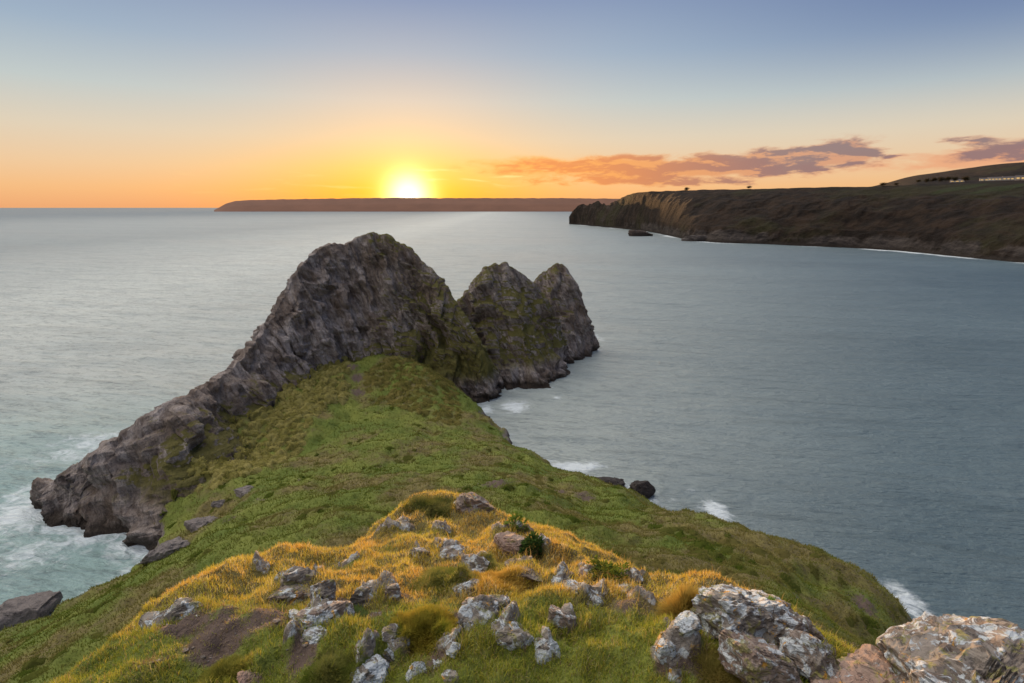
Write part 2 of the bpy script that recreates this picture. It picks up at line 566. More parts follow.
def mat_sea():
    m, t, b, out = new_mat("sea_water")
    geo = t.node('ShaderNodeNewGeometry')
    pos = geo.outputs['Position']
    x, y, z = t.separate(pos)
    foam = t.attr('foam')
    shal_sheen = t.attr('shallow_sheen')
    # swell runs in from the open sea towards the viewer
    uu = t.math('ADD', t.math('MULTIPLY', x, 0.97), t.math('MULTIPLY', y, -0.24))
    vv = t.math('ADD', t.math('MULTIPLY', x, 0.24), t.math('MULTIPLY', y, 0.97))
    sw = t.combine(t.math('MULTIPLY', uu, 0.35), vv, 0.0)
    w1 = t.noise(sw, 0.10, 5, 0.55, 0.5)
    w2 = t.noise(sw, 0.55, 5, 0.6, 0.3)
    w3 = t.noise(sw, 2.2, 4, 0.65, 0.4)
    far = t.noise(t.combine(t.math('MULTIPLY', uu, 0.25), vv, 1.0), 0.012, 6, 0.6, 0.4)
    foamn = t.noise(t.combine(t.math('MULTIPLY', uu, 0.8), vv, 2.0), 0.38, 7, 0.66, 1.4)
    fine = t.noise(pos, 1.6, 5, 0.7, 0.8)
    fk = t.math('ADD', t.math('MULTIPLY', foam, 1.0), t.math('ADD', t.math('MULTIPLY', t.math('SUBTRACT', foamn, 0.5), 1.5), t.math('MULTIPLY', t.math('SUBTRACT', fine, 0.5), 0.5)))
    fm = t.math('MULTIPLY', t.range(fk, 0.24, 0.82), t.range(foam, 0.0, 0.25))
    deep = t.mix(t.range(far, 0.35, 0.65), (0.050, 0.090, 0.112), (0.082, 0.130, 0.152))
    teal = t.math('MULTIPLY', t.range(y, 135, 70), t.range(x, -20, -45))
    col = t.mix(shal_sheen, deep, t.mix(teal, (0.55, 0.59, 0.54), (0.33, 0.48, 0.45)))  # pale mix carries painted sky reflection as well as milky water
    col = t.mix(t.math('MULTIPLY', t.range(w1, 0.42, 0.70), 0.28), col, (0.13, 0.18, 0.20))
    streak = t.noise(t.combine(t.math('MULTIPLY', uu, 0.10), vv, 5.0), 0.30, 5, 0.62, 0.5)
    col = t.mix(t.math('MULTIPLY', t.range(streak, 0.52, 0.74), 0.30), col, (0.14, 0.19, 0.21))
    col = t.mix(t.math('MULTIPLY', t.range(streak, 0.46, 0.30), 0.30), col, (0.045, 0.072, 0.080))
    col = t.mix(t.math('MULTIPLY', t.range(t.math('ADD', t.math('MULTIPLY', w3, 0.5), t.math('MULTIPLY', w2, 0.6)), 0.53, 0.68), t.math('ADD', 0.14, t.math('MULTIPLY', shal_sheen, 0.36))), col, (0.05, 0.075, 0.08))
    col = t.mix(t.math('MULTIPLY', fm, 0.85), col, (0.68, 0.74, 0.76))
    t.put(b.inputs['Base Color'], col)
    b.inputs['IOR'].default_value = 1.333
    b.inputs['Specular IOR Level'].default_value = 0.5
    rough = t.math('ADD', t.range(far, 0.3, 0.7, 0.34, 0.44), t.math('MULTIPLY', fm, 0.5))
    t.put(b.inputs['Roughness'], rough)
    h = t.math('ADD', t.math('MULTIPLY', w1, 3.4), t.math('ADD', t.math('MULTIPLY', w2, 1.6), t.math('MULTIPLY', w3, 0.65)))
    h = t.math('ADD', h, t.math('MULTIPLY', fm, 0.12))
    t.put(b.inputs['Normal'], t.bump(h, 0.80, 1.0))
    return m


def mat_headland():
    m, t, b, out = new_mat("bracken_headland")
    geo = t.node('ShaderNodeNewGeometry')
    pos = geo.outputs['Position']
    x, y, z = t.separate(pos)
    nz = t.separate(geo.outputs['Normal'])[2]
    a = t.noise(pos, 0.012, 6, 0.65)
    c = t.noise(pos, 0.055, 6, 0.68)
    f = t.noise(pos, 0.30, 5, 0.7)
    vs = t.noise(t.combine(t.math('MULTIPLY', x, 0.06), t.math('MULTIPLY', y, 0.05), t.math('MULTIPLY', z, 0.25)), 1.0, 6, 0.7, 0.5)
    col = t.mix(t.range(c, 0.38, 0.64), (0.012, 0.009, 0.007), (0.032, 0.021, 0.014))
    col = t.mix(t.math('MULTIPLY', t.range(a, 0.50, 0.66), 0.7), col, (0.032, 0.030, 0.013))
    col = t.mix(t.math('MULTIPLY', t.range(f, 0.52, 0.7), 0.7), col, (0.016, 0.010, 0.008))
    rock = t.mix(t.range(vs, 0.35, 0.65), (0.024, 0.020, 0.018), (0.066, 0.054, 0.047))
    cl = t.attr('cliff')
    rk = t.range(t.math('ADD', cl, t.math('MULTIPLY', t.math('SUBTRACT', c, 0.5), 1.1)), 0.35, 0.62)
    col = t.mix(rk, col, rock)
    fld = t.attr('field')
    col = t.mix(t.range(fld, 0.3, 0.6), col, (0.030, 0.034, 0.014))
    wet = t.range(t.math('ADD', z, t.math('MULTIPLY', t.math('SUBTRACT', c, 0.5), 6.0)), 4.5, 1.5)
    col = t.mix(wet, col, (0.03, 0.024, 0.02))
    t.put(b.inputs['Base Color'], col)
    b.inputs['Roughness'].default_value = 0.95
    b.inputs['Specular IOR Level'].default_value = 0.1
    h = t.math('ADD', t.math('MULTIPLY', c, 5.0), t.math('MULTIPLY', f, 1.6))
    t.put(b.inputs['Normal'], t.bump(h, 0.8, 1.0))
    return m


def mat_plain(name, col, rough=0.7, var=0.25, scale=2.0, relief=0.0):
    m, t, b, out = new_mat(name)
    tcn = t.node('ShaderNodeTexCoord')
    n = t.noise(tcn.outputs['Object'], scale, 5, 0.65)
    t.put(b.inputs['Base Color'], t.mix(n, tuple(c * (1 - var) for c in col), tuple(min(1, c * (1 + var)) for c in col)))
    b.inputs['Roughness'].default_value = rough
    if relief:
        t.put(b.inputs['Normal'], t.bump(t.noise(tcn.outputs['Object'], scale * 2.2, 8, 0.7, 0.5), 1.0, relief))
    return m


M_GROUND = mat_ground()
M_GRASS = mat_grass()
M_CLIFF = mat_cliff()
M_ROCK = mat_rock()
M_SEA = mat_sea()
M_HEAD = mat_headland()

# ------------------------------------------------------------------ near terrain: control heights
C0 = np.array([0.0, -4.0])
PIX = [
    # knoll the photographer stands on: px, py, distance
    (60, 683, 3.9), (30, 700, 3.8), (180, 683, 3.75), (300, 683, 3.75), (420, 683, 3.75), (512, 683, 3.75), (600, 683, 3.75), (700, 683, 3.75), (790, 683, 3.7),
    (100, 655, 4.2), (180, 650, 4.15), (300, 650, 4.05), (400, 650, 4.05), (512, 650, 4.05), (600, 650, 4.05), (700, 650, 4.0), (780, 655, 4.0),
    (150, 615, 4.75), (220, 612, 4.65), (300, 612, 4.6), (400, 610, 4.55), (512, 612, 4.5), (600, 612, 4.5), (660, 618, 4.5), (735, 618, 4.4), (800, 632, 4.35),
    (200, 580, 5.4), (250, 578, 5.5), (300, 578, 5.5), (370, 575, 5.5), (430, 578, 5.4), (512, 580, 5.3), (600, 582, 5.3), (650, 592, 5.1), (735, 592, 5.0),
    (240, 558, 6.2), (300, 552, 6.5), (370, 545, 6.9), (450, 550, 6.5), (512, 555, 6.3), (570, 558, 6.3), (610, 563, 6.2),
    (395, 522, 8.2), (440, 520, 8.0), (490, 528, 7.7), (545, 533, 7.5), (580, 547, 7.0),
    (420, 500, 9.4), (450, 492, 9.7), (485, 505, 9.0),
    # grass slopes beyond
    (650, 560, 33), (650, 540, 40), (650, 515, 50), (620, 492, 58), (600, 520, 48), (600, 540, 40), (600, 502, 55), (560, 476, 66), (550, 500, 50), (550, 520, 42), (515, 456, 78),
    (700, 577, 30), (700, 550, 38), (700, 530, 44), (700, 517, 48), (745, 535, 46), (790, 546, 44), (750, 562, 36), (750, 580, 31), (800, 600, 33), (800, 570, 38), (830, 560, 43), (870, 577, 42), (870, 610, 35),
    (905, 610, 39), (915, 628, 37), (840, 640, 30), (880, 655, 31),
    (500, 480, 58), (480, 465, 68), (430, 470, 66), (400, 480, 58), (370, 520, 44), (370, 500, 50), (330, 480, 62), (330, 510, 48), (330, 533, 40),
    (250, 540, 42), (250, 520, 50), (250, 500, 58), (200, 555, 42), (200, 537, 50), (150, 582, 42), (150, 567, 52), (100, 612, 40), (100, 588, 49), (50, 642, 36), (50, 617, 45), (0, 672, 33), (0, 640, 43),
    (300, 460, 75), (300, 420, 88), (300, 380, 104), (350, 362, 114), (400, 356, 119), (432, 378, 109), (440, 400, 100), (400, 420, 90), (400, 445, 78), (360, 400, 98), (470, 440, 84),
    (250, 440, 82), (200, 440, 78), (182, 470, 70), (230, 412, 92), (213, 460, 74), (250, 400, 96), (230, 470, 70), (182, 500, 66), (205, 530, 57), (165, 545, 58), (495, 440, 86), (478, 418, 99),
]
XYZ = [
    # ground round the tripod and off to the sides
    (0, -3, 36.0), (0, 1.5, 36.1), (3, -2, 36.2), (-3, 0, 35.8), (-7, 0, 33.5), (-6, 4, 33.2), (-10, 4, 29), (-18, 6, 22), (-30, 12, 13), (-45, 20, 3), (-55, 30, -3),
    (3.2, 2.2, 36.3), (4.6, 4.2, 35.2), (6.5, 2.0, 34.0), (7, 6, 31.5), (12, 6, 26), (20, 10, 18), (32, 16, 3), (44, 22, -4), (52, 30, -4), (50, 10, -2), (-60, 5, -3), (-40, 0, 6), (35, 0, 3),
    # hidden ground behind the knoll's lip
    (-5.4, 6.2, 33.2), (-6.6, 5.6, 32.2), (-8, 9, 29.5), (-3.2, 8.6, 33.6), (-2.2, 11.5, 32.2), (-0.4, 11.2, 32.6), (1.6, 10.2, 32.6), (2.2, 8.4, 33.8), (3.0, 7.4, 33.3), (4.3, 7.2, 32.6),
    (-2, 16, 27.8), (3, 15, 27.6), (8, 13, 26), (-8, 16, 25), (-2, 26, 21.6), (5, 25, 21.5), (12, 22, 21), (-14, 24, 18), (-20, 32, 13.4), (-3, 38, 16.2), (17, 26, 17.5), (22, 22, 16),
    # sea bed round the neck of land
    (20, 92, -4), (34, 72, -4), (46, 56, -4), (50, 44, -4), (8, 104, -4), (0, 112, -3), (-56, 52, -3.5), (-66, 42, -4), (-52, 62, -3), (-75, 60, -5),
    (27, 62, -1.5), (36, 53, -1.5), (42, 45, -1.5), (29, 29.5, 5), (33, 33, 0), (31, 25, 2), (26, 21, 10), (38, 38, -3), (36, 29, -4), (27.6, 33, 9.2), (16, 80, -1.5), (6, 96, -1.0),
    (-30, 128, 6), (-46, 108, 4), (-56, 88, 3), (-60, 74, 1), (-36, 146, -6), (-70, 100, -6), (-80, 80, -6), (-10, 122, 0), (-5, 145, -5), (20, 140, -6), (-90, 60, -6), (60, 100, -8), (0, 170, -8), (-60, 160, -8), (60, 60, -8),
]
ctrl = np.array([at(*p) for p in PIX] + [np.array(q, float) for q in XYZ])


def polar(x, y):
    X = x - C0[0]; Y = y - C0[1]
    return np.arctan2(X, Y) * 1.15, np.log(np.maximum(np.hypot(X, Y), 0.3))


cu, cv_ = polar(ctrl[:, 0], ctrl[:, 1])
RC = 0.035


def phi(d2):
    return np.sqrt(d2 + RC * RC)


nC = len(ctrl)
A = np.zeros((nC + 3, nC + 3))
A[:nC, :nC] = phi((cu[:, None] - cu[None]) ** 2 + (cv_[:, None] - cv_[None]) ** 2) - 0.0015 * np.eye(nC)
A[:nC, nC] = 1; A[:nC, nC + 1] = cu; A[:nC, nC + 2] = cv_
A[nC:, :nC] = A[:nC, nC:].T
sol = np.linalg.solve(A, np.concatenate([ctrl[:, 2], np.zeros(3)]))


def H0(x, y):
    x = np.asarray(x, float); y = np.asarray(y, float)
    sh = x.shape
    x = x.ravel(); y = y.ravel()
    out = np.empty(len(x))
    for s in range(0, len(x), 40000):
        u, v = polar(x[s:s + 40000], y[s:s + 40000])
        out[s:s + 40000] = phi((u[:, None] - cu[None]) ** 2 + (v[:, None] - cv_[None]) ** 2) @ sol[:nC] + sol[nC] + sol[nC + 1] * u + sol[nC + 2] * v
    return out.reshape(sh)


def pixel_mask(x, y, blobs):
    out = np.zeros_like(x)
    for (cx, cyy, rad, amp) in blobs:
        out = np.maximum(out, amp * np.exp(-((x - cx) ** 2 + (y - cyy) ** 2) / (rad * rad)))
    return out


def ground0_at(px, py):
    d = ray(px, py)
    ts = np.exp(np.linspace(math.log(3.0), math.log(60), 500))
    P = EYE + d[None] * ts[:, None]
    i = int(np.argmax(P[:, 2] < H0(P[:, 0], P[:, 1])))
    return P[i]


CRAG = []
for (px, py, rr) in [(302, 580, .50), (170, 612, .38), (318, 614, .36), (365, 655, .32), (382, 592, .36), (421, 554, .28), (480, 612, .36), (510, 624, .3), (545, 642, .26), (476, 562, .32), (450, 550, .34), (465, 585, .26), (476, 506, .55), (512, 540, .5), (527, 567, .34),
                     (560, 578, .32), (590, 592, .36), (564, 615, .26), (586, 571, .3), (630, 580, .4), (690, 617, .3), (670, 655, .34), (740, 610, .62), (790, 640, .62), (760, 660, .5), (400, 530, .5), (350, 562, .34), (262, 566, .24), (440, 645, .34), (400, 640, .26), (300, 645, .24), (222, 600, .26), (640, 602, .3), (440, 530, .3), (540, 556, .3)]:
    q = ground0_at(px, py)
    CRAG.append((q[0], q[1], rr, 1.0))


def crag_mask(x, y):
    m = pixel_mask(np.asarray(x, float), np.asarray(y, float), CRAG)
    return sstep(0.66, 0.80, 0.60 * m + 0.20 * ridged(x * 2.6 + 0.8 * y, y * 2.0, 2.0, 3) + 0.12 * fbm(x * 1.4, y * 1.4, 5.0, 2))


def H(x, y):
    """ground height with its bumps: small hummocks on the knoll, broad ones on the slopes"""
    x = np.asarray(x, float); y = np.asarray(y, float)
    r = np.hypot(x, y)
    h = H0(x, y)
    nr = 1 - sstep(10, 22, r)
    h = h + nr * (0.19 * fbm(x * 0.8, y * 0.8, 3.0, 3) + 0.095 * fbm(x * 2.6, y * 2.6, 9.0, 3) + 0.03 * fbm(x * 9, y * 9, 1.0, 2))
    ck = crag_mask(x, y) * nr
    lay = (x * 0.55 - y * 0.35) * 5.0 + 0.8 * fbm(x * 1.5, y * 1.5, 7.0, 2)
    lay = lay - np.floor(lay)
    h = h + ck * (0.045 + 0.05 * ridged(x * 3.4, y * 3.4, 1.0, 3) + 0.075 * np.where(lay < 0.8, lay / 0.8, (1 - lay) / 0.2))
    fr = sstep(12, 30, r)
    h = h + fr * (0.95 * fbm(x * 0.085, y * 0.085, 5.0, 4) + 0.34 * fbm(x * 0.45, y * 0.45, 2.0, 4) + 0.34 * ridged(x * 0.17 + 0.1 * y, y * 0.17, 4.0, 3))
    # the turf breaks off in a small rocky cliff at the shore
    cut = 2.6 + 0.9 * fbm(x * 0.12, y * 0.12, 12.0, 3)
    h = np.where((h < cut) & (r > 20), cut - (cut - h) * 3.2, h)
    return np.maximum(h, -6.0)


_az = np.concatenate([np.linspace(R(-88), R(-56), 60)[:-1], np.linspace(R(-56), R(54), 640), np.linspace(R(54), R(88), 60)[1:]])
_r = np.exp(np.arange(math.log(1.0), math.log(160), 0.0065))
GA, GR = np.meshgrid(_az, _r, indexing='ij')
GX = C0[0] + np.sin(GA) * GR
GY = C0[1] + np.cos(GA) * GR
GZ = H(GX, GY)


def ground_at(px, py, tmin=3.0):
    d = ray(px, py)
    ts = np.exp(np.linspace(math.log(tmin), math.log(170), 1500))
    P = EYE + d[None] * ts[:, None]
    below = P[:, 2] < H(P[:, 0], P[:, 1])
    i = int(np.argmax(below)) if below.any() else len(ts) - 1
    return P[i], ts[i]


SOIL_PX = [(215, 632, .35, 1), (190, 620, .22, .9), (260, 625, .3, .95), (340, 605, .22, .9), (375, 615, .2, .8), (300, 645, .2, .7), (462, 622, .22, 1.0), (410, 640, .15, .9), (440, 655, .2, .8), (560, 640, .12, .5),
           (635, 600, .3, .8), (690, 640, .2, .95), (672, 650, .2, .9), (745, 650, .25, .6), (330, 595, .2, .8), (405, 600, .15, .7),
           (495, 483, 2.6, .75), (470, 486, 1.6, .6), (585, 497, 2.2, .7), (357, 392, 2.0, .85), (358, 378, 1.8, .9), (352, 366, 2.2, .8), (340, 362, 2.0, .7), (560, 492, 1.2, .7), (800, 600, 1.4, .5), (863, 605, 1.6, .8), (300, 480, 1.5, .6), (260, 500, 1.6, .6), (230, 520, 2, .5)]
SOIL = []
for (px, py, rr, a) in SOIL_PX:
    p, t_ = ground_at(px, py)
    SOIL.append((p[0], p[1], rr, a))


def soil_mask(x, y):
    n = fbm(x * 2.2, y * 2.2, 8.0, 3)
    return pixel_mask(x, y, SOIL) * (0.85 + 0.5 * n) + (np.hypot(x, y) < 14) * 0.35 * sstep(0.25, 0.6, n)


def dry_mask(x, y):
    """how straw-coloured the sward is"""
    r = np.hypot(x, y)
    near = 1 - sstep(10, 20, r)
    k = sstep(4.3, 5.2, y) * near
    n = fbm(x * 0.7, y * 0.7, 21.0, 3)
    nf = fbm(x * 0.13, y * 0.13, 31.0, 3)
    east = sstep(2, 16, x - 0.10 * y) * 0.30
    return np.clip(k * (0.85 + 0.6 * n + 0.5 * fbm(x * 1.9, y * 1.9, 27.0, 3)) + near * 0.14 + (1 - near) * (0.30 + 0.75 * nf + east), 0, 1)


ter = np.stack([GX, GY, GZ], -1).reshape(-1, 3)
nearm = 1 - sstep(11, 20, np.hypot(GX, GY))
ground = mesh_obj('grassy_hillside', ter, quads=grid_quads(*GX.shape), mat=M_GROUND,
                  attrs={'near': nearm.ravel(), 'crag': (crag_mask(GX, GY) * nearm).ravel(), 'soil': soil_mask(GX, GY).ravel(), 'dry': dry_mask(GX, GY).ravel()})
tag(ground, 'grassy neck of land running down from the rocky knoll to the foot of the three cliffs', 'hillside', kind='structure')


# ------------------------------------------------------------------ the three cliffs
def cliff(name, label, ridge, veg_fn, seed, step=0.24, amp=1.0, gully=None):
    """a rock fin: ridge = list of (px, py, distance, slope near side, slope far side)"""
    P = np.array([at(a, b, c) for a, b, c, *_ in ridge])
    S = np.array([(q[3], q[4]) for q in ridge], float)
    L = np.concatenate([[0], np.cumsum(np.linalg.norm(np.diff(P, axis=0), axis=1))])
    n = int(L[-1] / step)
    s = np.linspace(0, L[-1], n)
    C = np.stack([np.interp(s, L, P[:, k]) for k in range(3)], 1)
    C[:, 2] += amp * (0.55 * ridged(s * 0.16, s * 0 + seed, 1.0, 3) + 0.35 * fbm(s * 0.8, s * 0 + seed, 4.0, 3) - 0.25)
    # smooth the plan of the ridge so the sections do not fold
    T = np.gradient(C[:, :2], axis=0)
    ker = np.hanning(61); ker /= ker.sum()
    T = np.stack([np.convolve(np.pad(T[:, k], 30, mode='edge'), ker, 'valid') for k in range(2)], 1)
    T /= np.linalg.norm(T, axis=1)[:, None]
    Nn = np.stack([T[:, 1], -T[:, 0]], 1)          # towards the viewer when the ridge runs left to right
    sn = np.interp(s, L, S[:, 0]); sf = np.interp(s, L, S[:, 1])
    nz_ = np.maximum(C[:, 2] + 4, 1.0)
    v = np.concatenate([-np.linspace(1, 0, 130)[:-1], np.linspace(0, 1, 270)])
    V = np.where(v < 0, -np.abs(v) ** 1.1, np.abs(v) ** 1.1)
    drop = np.abs(V)[None] * nz_[:, None]
    slope = np.where(V[None] < 0, sf[:, None], sn[:, None])
    d = np.sign(V)[None] * drop / slope
    # faces are steeper near the crest and flare towards the foot
    d = d * (0.72 + 0.28 * np.abs(V)[None] ** 0.8 * 1.0)
    X = C[:, None, 0] + Nn[:, None, 0] * d
    Y = C[:, None, 1] + Nn[:, None, 1] * d
    Z = C[:, None, 2] - drop
    G = np.stack([X, Y, Z], -1)
    du = np.gradient(G, axis=0); dv = np.gradient(G, axis=1)
    N = np.cross(dv, du)
    N /= np.linalg.norm(N, axis=-1, keepdims=True) + 1e-9
    if N[n // 2, 200, 1] > 0: N = -N
    fade = sstep(0.0, 0.10, np.abs(V))[None]
    bed = 0.80 * X + 0.42 * Z
    al = 0.80 * Z - 0.42 * X
    big = ridged(bed * 0.11 + seed, Y * 0.09, al * 0.045, 3)
    mid = ridged(bed * 0.42 + seed, Y * 0.3, al * 0.11, 4)
    lump = fbm(X * 0.16, Y * 0.16, Z * 0.16 + seed, 4)
    fin = fbm(bed * 1.6, Y * 1.1, al * 0.7 + seed, 3)
    disp = amp * (0.95 * big * (0.35 + 0.65 * fade) + 0.55 * mid * (0.5 + 0.5 * fade) + 0.8 * lump * fade + 0.20 * fin)
    def saw(q, soft=0.18):
        f_ = q - np.floor(q)
        return np.where(f_ < 1 - soft, f_ / (1 - soft), (1 - f_) / soft)
    wob = 0.9 * fbm(X * 0.07, Y * 0.07, Z * 0.07 + seed, 3)
    disp = disp + amp * fade * (1.7 * saw(bed * 0.15 + 0.06 * Y + wob) + 0.55 * saw(bed * 0.47 + 0.1 * al + 1.5 * wob + 3) + 0.9 * saw(al * 0.13 - 0.05 * Y + 1.2 * wob) + 0.24 * saw(bed * 1.15 + 0.3 * Y + 2.2 * wob) + 0.30 * saw(al * 0.5 + 0.2 * Y + 2.0 * wob + 0.3 * bed))
    disp = disp - amp * 2.2 * fade
    if gully is not None:
        disp = disp + gully(X, Y, Z) * fade
    G = G + N * disp[..., None] * np.array([1, 1, 0.55])
    veg = veg_fn(G[..., 0], G[..., 1], G[..., 2])
    ii = grid_quads(*X.shape)
    o = mesh_obj(name, G.reshape(-1, 3), quads=ii, mat=M_CLIFF, sharp=R(34), attrs={'veg': veg.ravel()})
    tag(o, label, 'cliff')
    return o, G, N


def lerp_x(x, a, b):
    return np.clip((x - a) / (b - a), 0, 1)


c1, G1, N1 = cliff('sea_cliff', 'largest grey limestone cliff, whose long left ridge runs down into the surf',
              [(46, 500, 71, 2.4, 1.8), (54, 486, 71, 2.3, 1.8), (76, 468, 70.5, 2.1, 1.6), (100, 451, 71, 1.8, 1.6), (116, 441, 71.5, 1.05, 1.6), (132, 431, 72.5, .75, 1.6), (150, 420, 74, .56, 1.6), (172, 407, 77, .66, 1.7), (190, 398, 81, 1.0, 1.8), (230, 372, 91, 1.5, 2.0), (262, 335, 103, 1.7, 2.2),
               (282, 298, 110, 1.9, 2.4), (300, 268, 115, 2.2, 2.4), (316, 253, 120, 2.4, 2.4), (330, 246, 122, 2.4, 2.4), (344, 246, 124, 2.4, 2.4), (360, 239, 126, 2.3, 2.4), (374, 235, 127, 2.3, 2.4), (388, 238, 127, 2.2, 2.4), (402, 246, 127, 2.2, 2.4), (418, 259, 127, 2.1, 2.3),
               (440, 283, 125, 2.0, 2.2), (458, 310, 122, 1.9, 2.2), (474, 336, 119, 1.9, 2.2), (484, 360, 117, 2.2, 2.2), (488, 385, 115, 2.6, 2.6), (489, 408, 114, 3.0, 3.0)],
              lambda x, y, z: 0.05 + 0.42 * lerp_x(x, -30, -10) * lerp_x(z, 28, 20) + 0.18 * lerp_x(x, -34, -24) + 0.35 * lerp_x(z, 29, 33) * lerp_x(x, -36, -30) + 0.28 * lerp_x(x, -30, -44) * lerp_x(z, 9, 6) - 0.25 * lerp_x(x, -30, -40) + 0.55 * lerp_x(z, 13.5, 9.5) * lerp_x(x, -52, -46), 3.0,
              gully=lambda x, y, z: 1.3 * ridged(x * 0.13 + 0.05 * y, y * 0.02, z * 0.02, 2) * lerp_x(x, -36, -46) - 1.0 * lerp_x(x, -36, -46))
c2, G2, N2 = cliff('sea_cliff', 'middle cliff with olive grass on its face and a cave at its foot',
              [(440, 335, 133, 1.8, 2.2), (455, 308, 135, 1.8, 2.2), (470, 290, 138, 1.8, 2.2), (485, 271, 139, 1.7, 2.2), (496, 265, 140, 1.6, 2.2), (506, 265, 140, 1.55, 2.2), (516, 270, 141, 1.5, 2.2), (526, 280, 142, 1.55, 2.2), (535, 286, 143, 1.6, 2.2), (547, 304, 144, 1.8, 2.2), (558, 335, 146, 2.0, 2.2), (568, 360, 146, 2.6, 2.4), (572, 375, 146, 3.0, 2.6)],
              lambda x, y, z: 0.42 + 0.30 * lerp_x(x, -6, 4) * lerp_x(z, 22, 16), 11.0)
c3, G3, N3 = cliff('sea_cliff', 'farthest narrow pointed cliff, standing at the seaward end',
              [(515, 310, 157, 2.2, 2.6), (530, 287, 156, 2.0, 2.6), (540, 276, 157, 2.2, 2.6), (549, 269, 157, 2.4, 2.6), (557, 265, 157, 2.5, 2.6), (565, 268, 157, 2.5, 2.6), (572, 278, 157, 2.6, 2.6), (581, 302, 158, 2.6, 2.6), (587, 325, 159, 2.7, 2.6), (593, 344, 160, 3.0, 3.0)],
              lambda x, y, z: 0.22 + 0.3 * lerp_x(x, 16, 9), 19.0, amp=0.85)

# ------------------------------------------------------------------ sea
_sr = np.concatenate([np.linspace(1, 30, 30), np.exp(np.arange(math.log(30.5), math.log(420), 0.0062)), np.exp(np.linspace(math.log(423), math.log(1700), 260)), np.exp(np.linspace(math.log(1750), math.log(90000), 40))])
_sa = np.concatenate([np.linspace(R(-180), R(-50), 60)[:-1], np.linspace(R(-50), R(50), 520), np.linspace(R(50), R(180), 60)[1:]])
SA, SR = np.meshgrid(_sa, _sr, indexing='ij')
SX = np.sin(SA) * SR
SY = np.cos(SA) * SR
FOAM_PX = [  # px, py, half width, half height in the picture, strength
    (30, 512, 60, 20, .85), (70, 514, 34, 12, .95), (15, 560, 50, 40, .45), (95, 530, 30, 14, .8), (50, 548, 70, 20, .5), (85, 445, 42, 16, .6), (60, 520, 38, 14, .65), (20, 540, 40, 24, .42), (105, 525, 26, 10, .7), (10, 500, 24, 34, .5), (80, 560, 60, 30, .22), (130, 545, 14, 8, .5), (25, 460, 40, 12, .35),
    (515, 407, 17, 7, .8), (485, 410, 12, 6, .75), (557, 398, 6, 3, .6), (595, 338, 12, 5, .55), (490, 433, 8, 5, .6), (575, 467, 32, 6, .95), (548, 462, 16, 4, .6), (630, 488, 30, 8, .55), (655, 500, 22, 9, .5), (716, 512, 16, 15, .85), (735, 528, 14, 8, .55), (690, 492, 14, 6, .3),
    (908, 602, 18, 16, .8), (925, 620, 14, 14, .6), (550, 440, 60, 14, .16),
]
foam = np.zeros_like(SX)
for (px, py, hx, hy, a) in FOAM_PX:
    c = at_sea(px, py)
    ex = at_sea(px + hx, py) - c
    ey = at_sea(px, py - hy) - c
    sx = max(np.hypot(ex[0], ex[1]), 0.5); sy = max(np.hypot(ey[0], ey[1]), 0.5)
    foam = np.maximum(foam, a * np.exp(-((SX - c[0]) / sx) ** 2 - ((SY - c[1]) / sy) ** 2))
# wash along every shore: distance from land on a one metre raster
_ras = np.full((190, 170), -9.0)
for gx_, gy_, gz_ in ((GX, GY, GZ), (G1[..., 0], G1[..., 1], G1[..., 2]), (G2[..., 0], G2[..., 1], G2[..., 2]), (G3[..., 0], G3[..., 1], G3[..., 2])):
    ii_ = np.floor(gx_.ravel() + 105).astype(int); jj_ = np.floor(gy_.ravel() - 20).astype(int)
    ok_ = (ii_ >= 0) & (ii_ < 190) & (jj_ >= 0) & (jj_ < 170)
    np.maximum.at(_ras, (ii_[ok_], jj_[ok_]), gz_.ravel()[ok_])
_land = _ras > 0.1
_dist = np.where(_land, 0.0, 99.0)
for _ in range(14):
    p_ = np.pad(_dist, 1, mode='edge')
    for di in (-1, 0, 1):
        for dj in (-1, 0, 1):
            _dist = np.minimum(_dist, p_[1 + di:191 + di, 1 + dj:171 + dj] + math.hypot(di, dj))
_fi = np.clip(SX + 105 - 0.5, 0, 188.0); _fj = np.clip(SY - 20 - 0.5, 0, 168.0)
_i0 = _fi.astype(int); _j0 = _fj.astype(int); _u = _fi - _i0; _v = _fj - _j0
sdist = _dist[_i0, _j0] * (1 - _u) * (1 - _v) + _dist[_i0 + 1, _j0] * _u * (1 - _v) + _dist[_i0, _j0 + 1] * (1 - _u) * _v + _dist[_i0 + 1, _j0 + 1] * _u * _v
expo = np.where(SX < -20, 1.0, 0.62)
foam = np.maximum(foam, expo * (0.62 + 0.5 * fbm(SX * 0.09, SY * 0.09, 3.0, 3)) * np.exp(-sdist / np.where(SX < -20, 3.6, 2.0)))
# surf along the far headland
HW = [(1080, 268), (1024, 263), (990, 260), (940, 255), (900, 251), (850, 248), (800, 246), (760, 244), (720, 243), (690, 240.5), (672, 236.5), (655, 232.8), (640, 230.6), (620, 228.6), (595, 226.4), (575, 224.4), (566, 223.5)]
HWP = np.array([at_sea(*q) for q in HW])
for q0, q1 in zip(HWP[:-1], HWP[1:]):
    dd = q1[:2] - q0[:2]
    tt = np.clip(((SX - q0[0]) * dd[0] + (SY - q0[1]) * dd[1]) / (dd @ dd), 0, 1)
    ds = np.hypot(SX - q0[0] - tt * dd[0], SY - q0[1] - tt * dd[1])
    foam = np.maximum(foam, np.clip(0.45 + 1.5 * fbm(SX * 0.016, SY * 0.016, 6.0, 3), 0, 1.3) * np.exp(-(ds / 11.0) ** 2) * (SX > 150) * 0.95)
shal_sheen = np.zeros_like(SX)  # milky water by the left shore; farther out, reflected sky brightness painted in
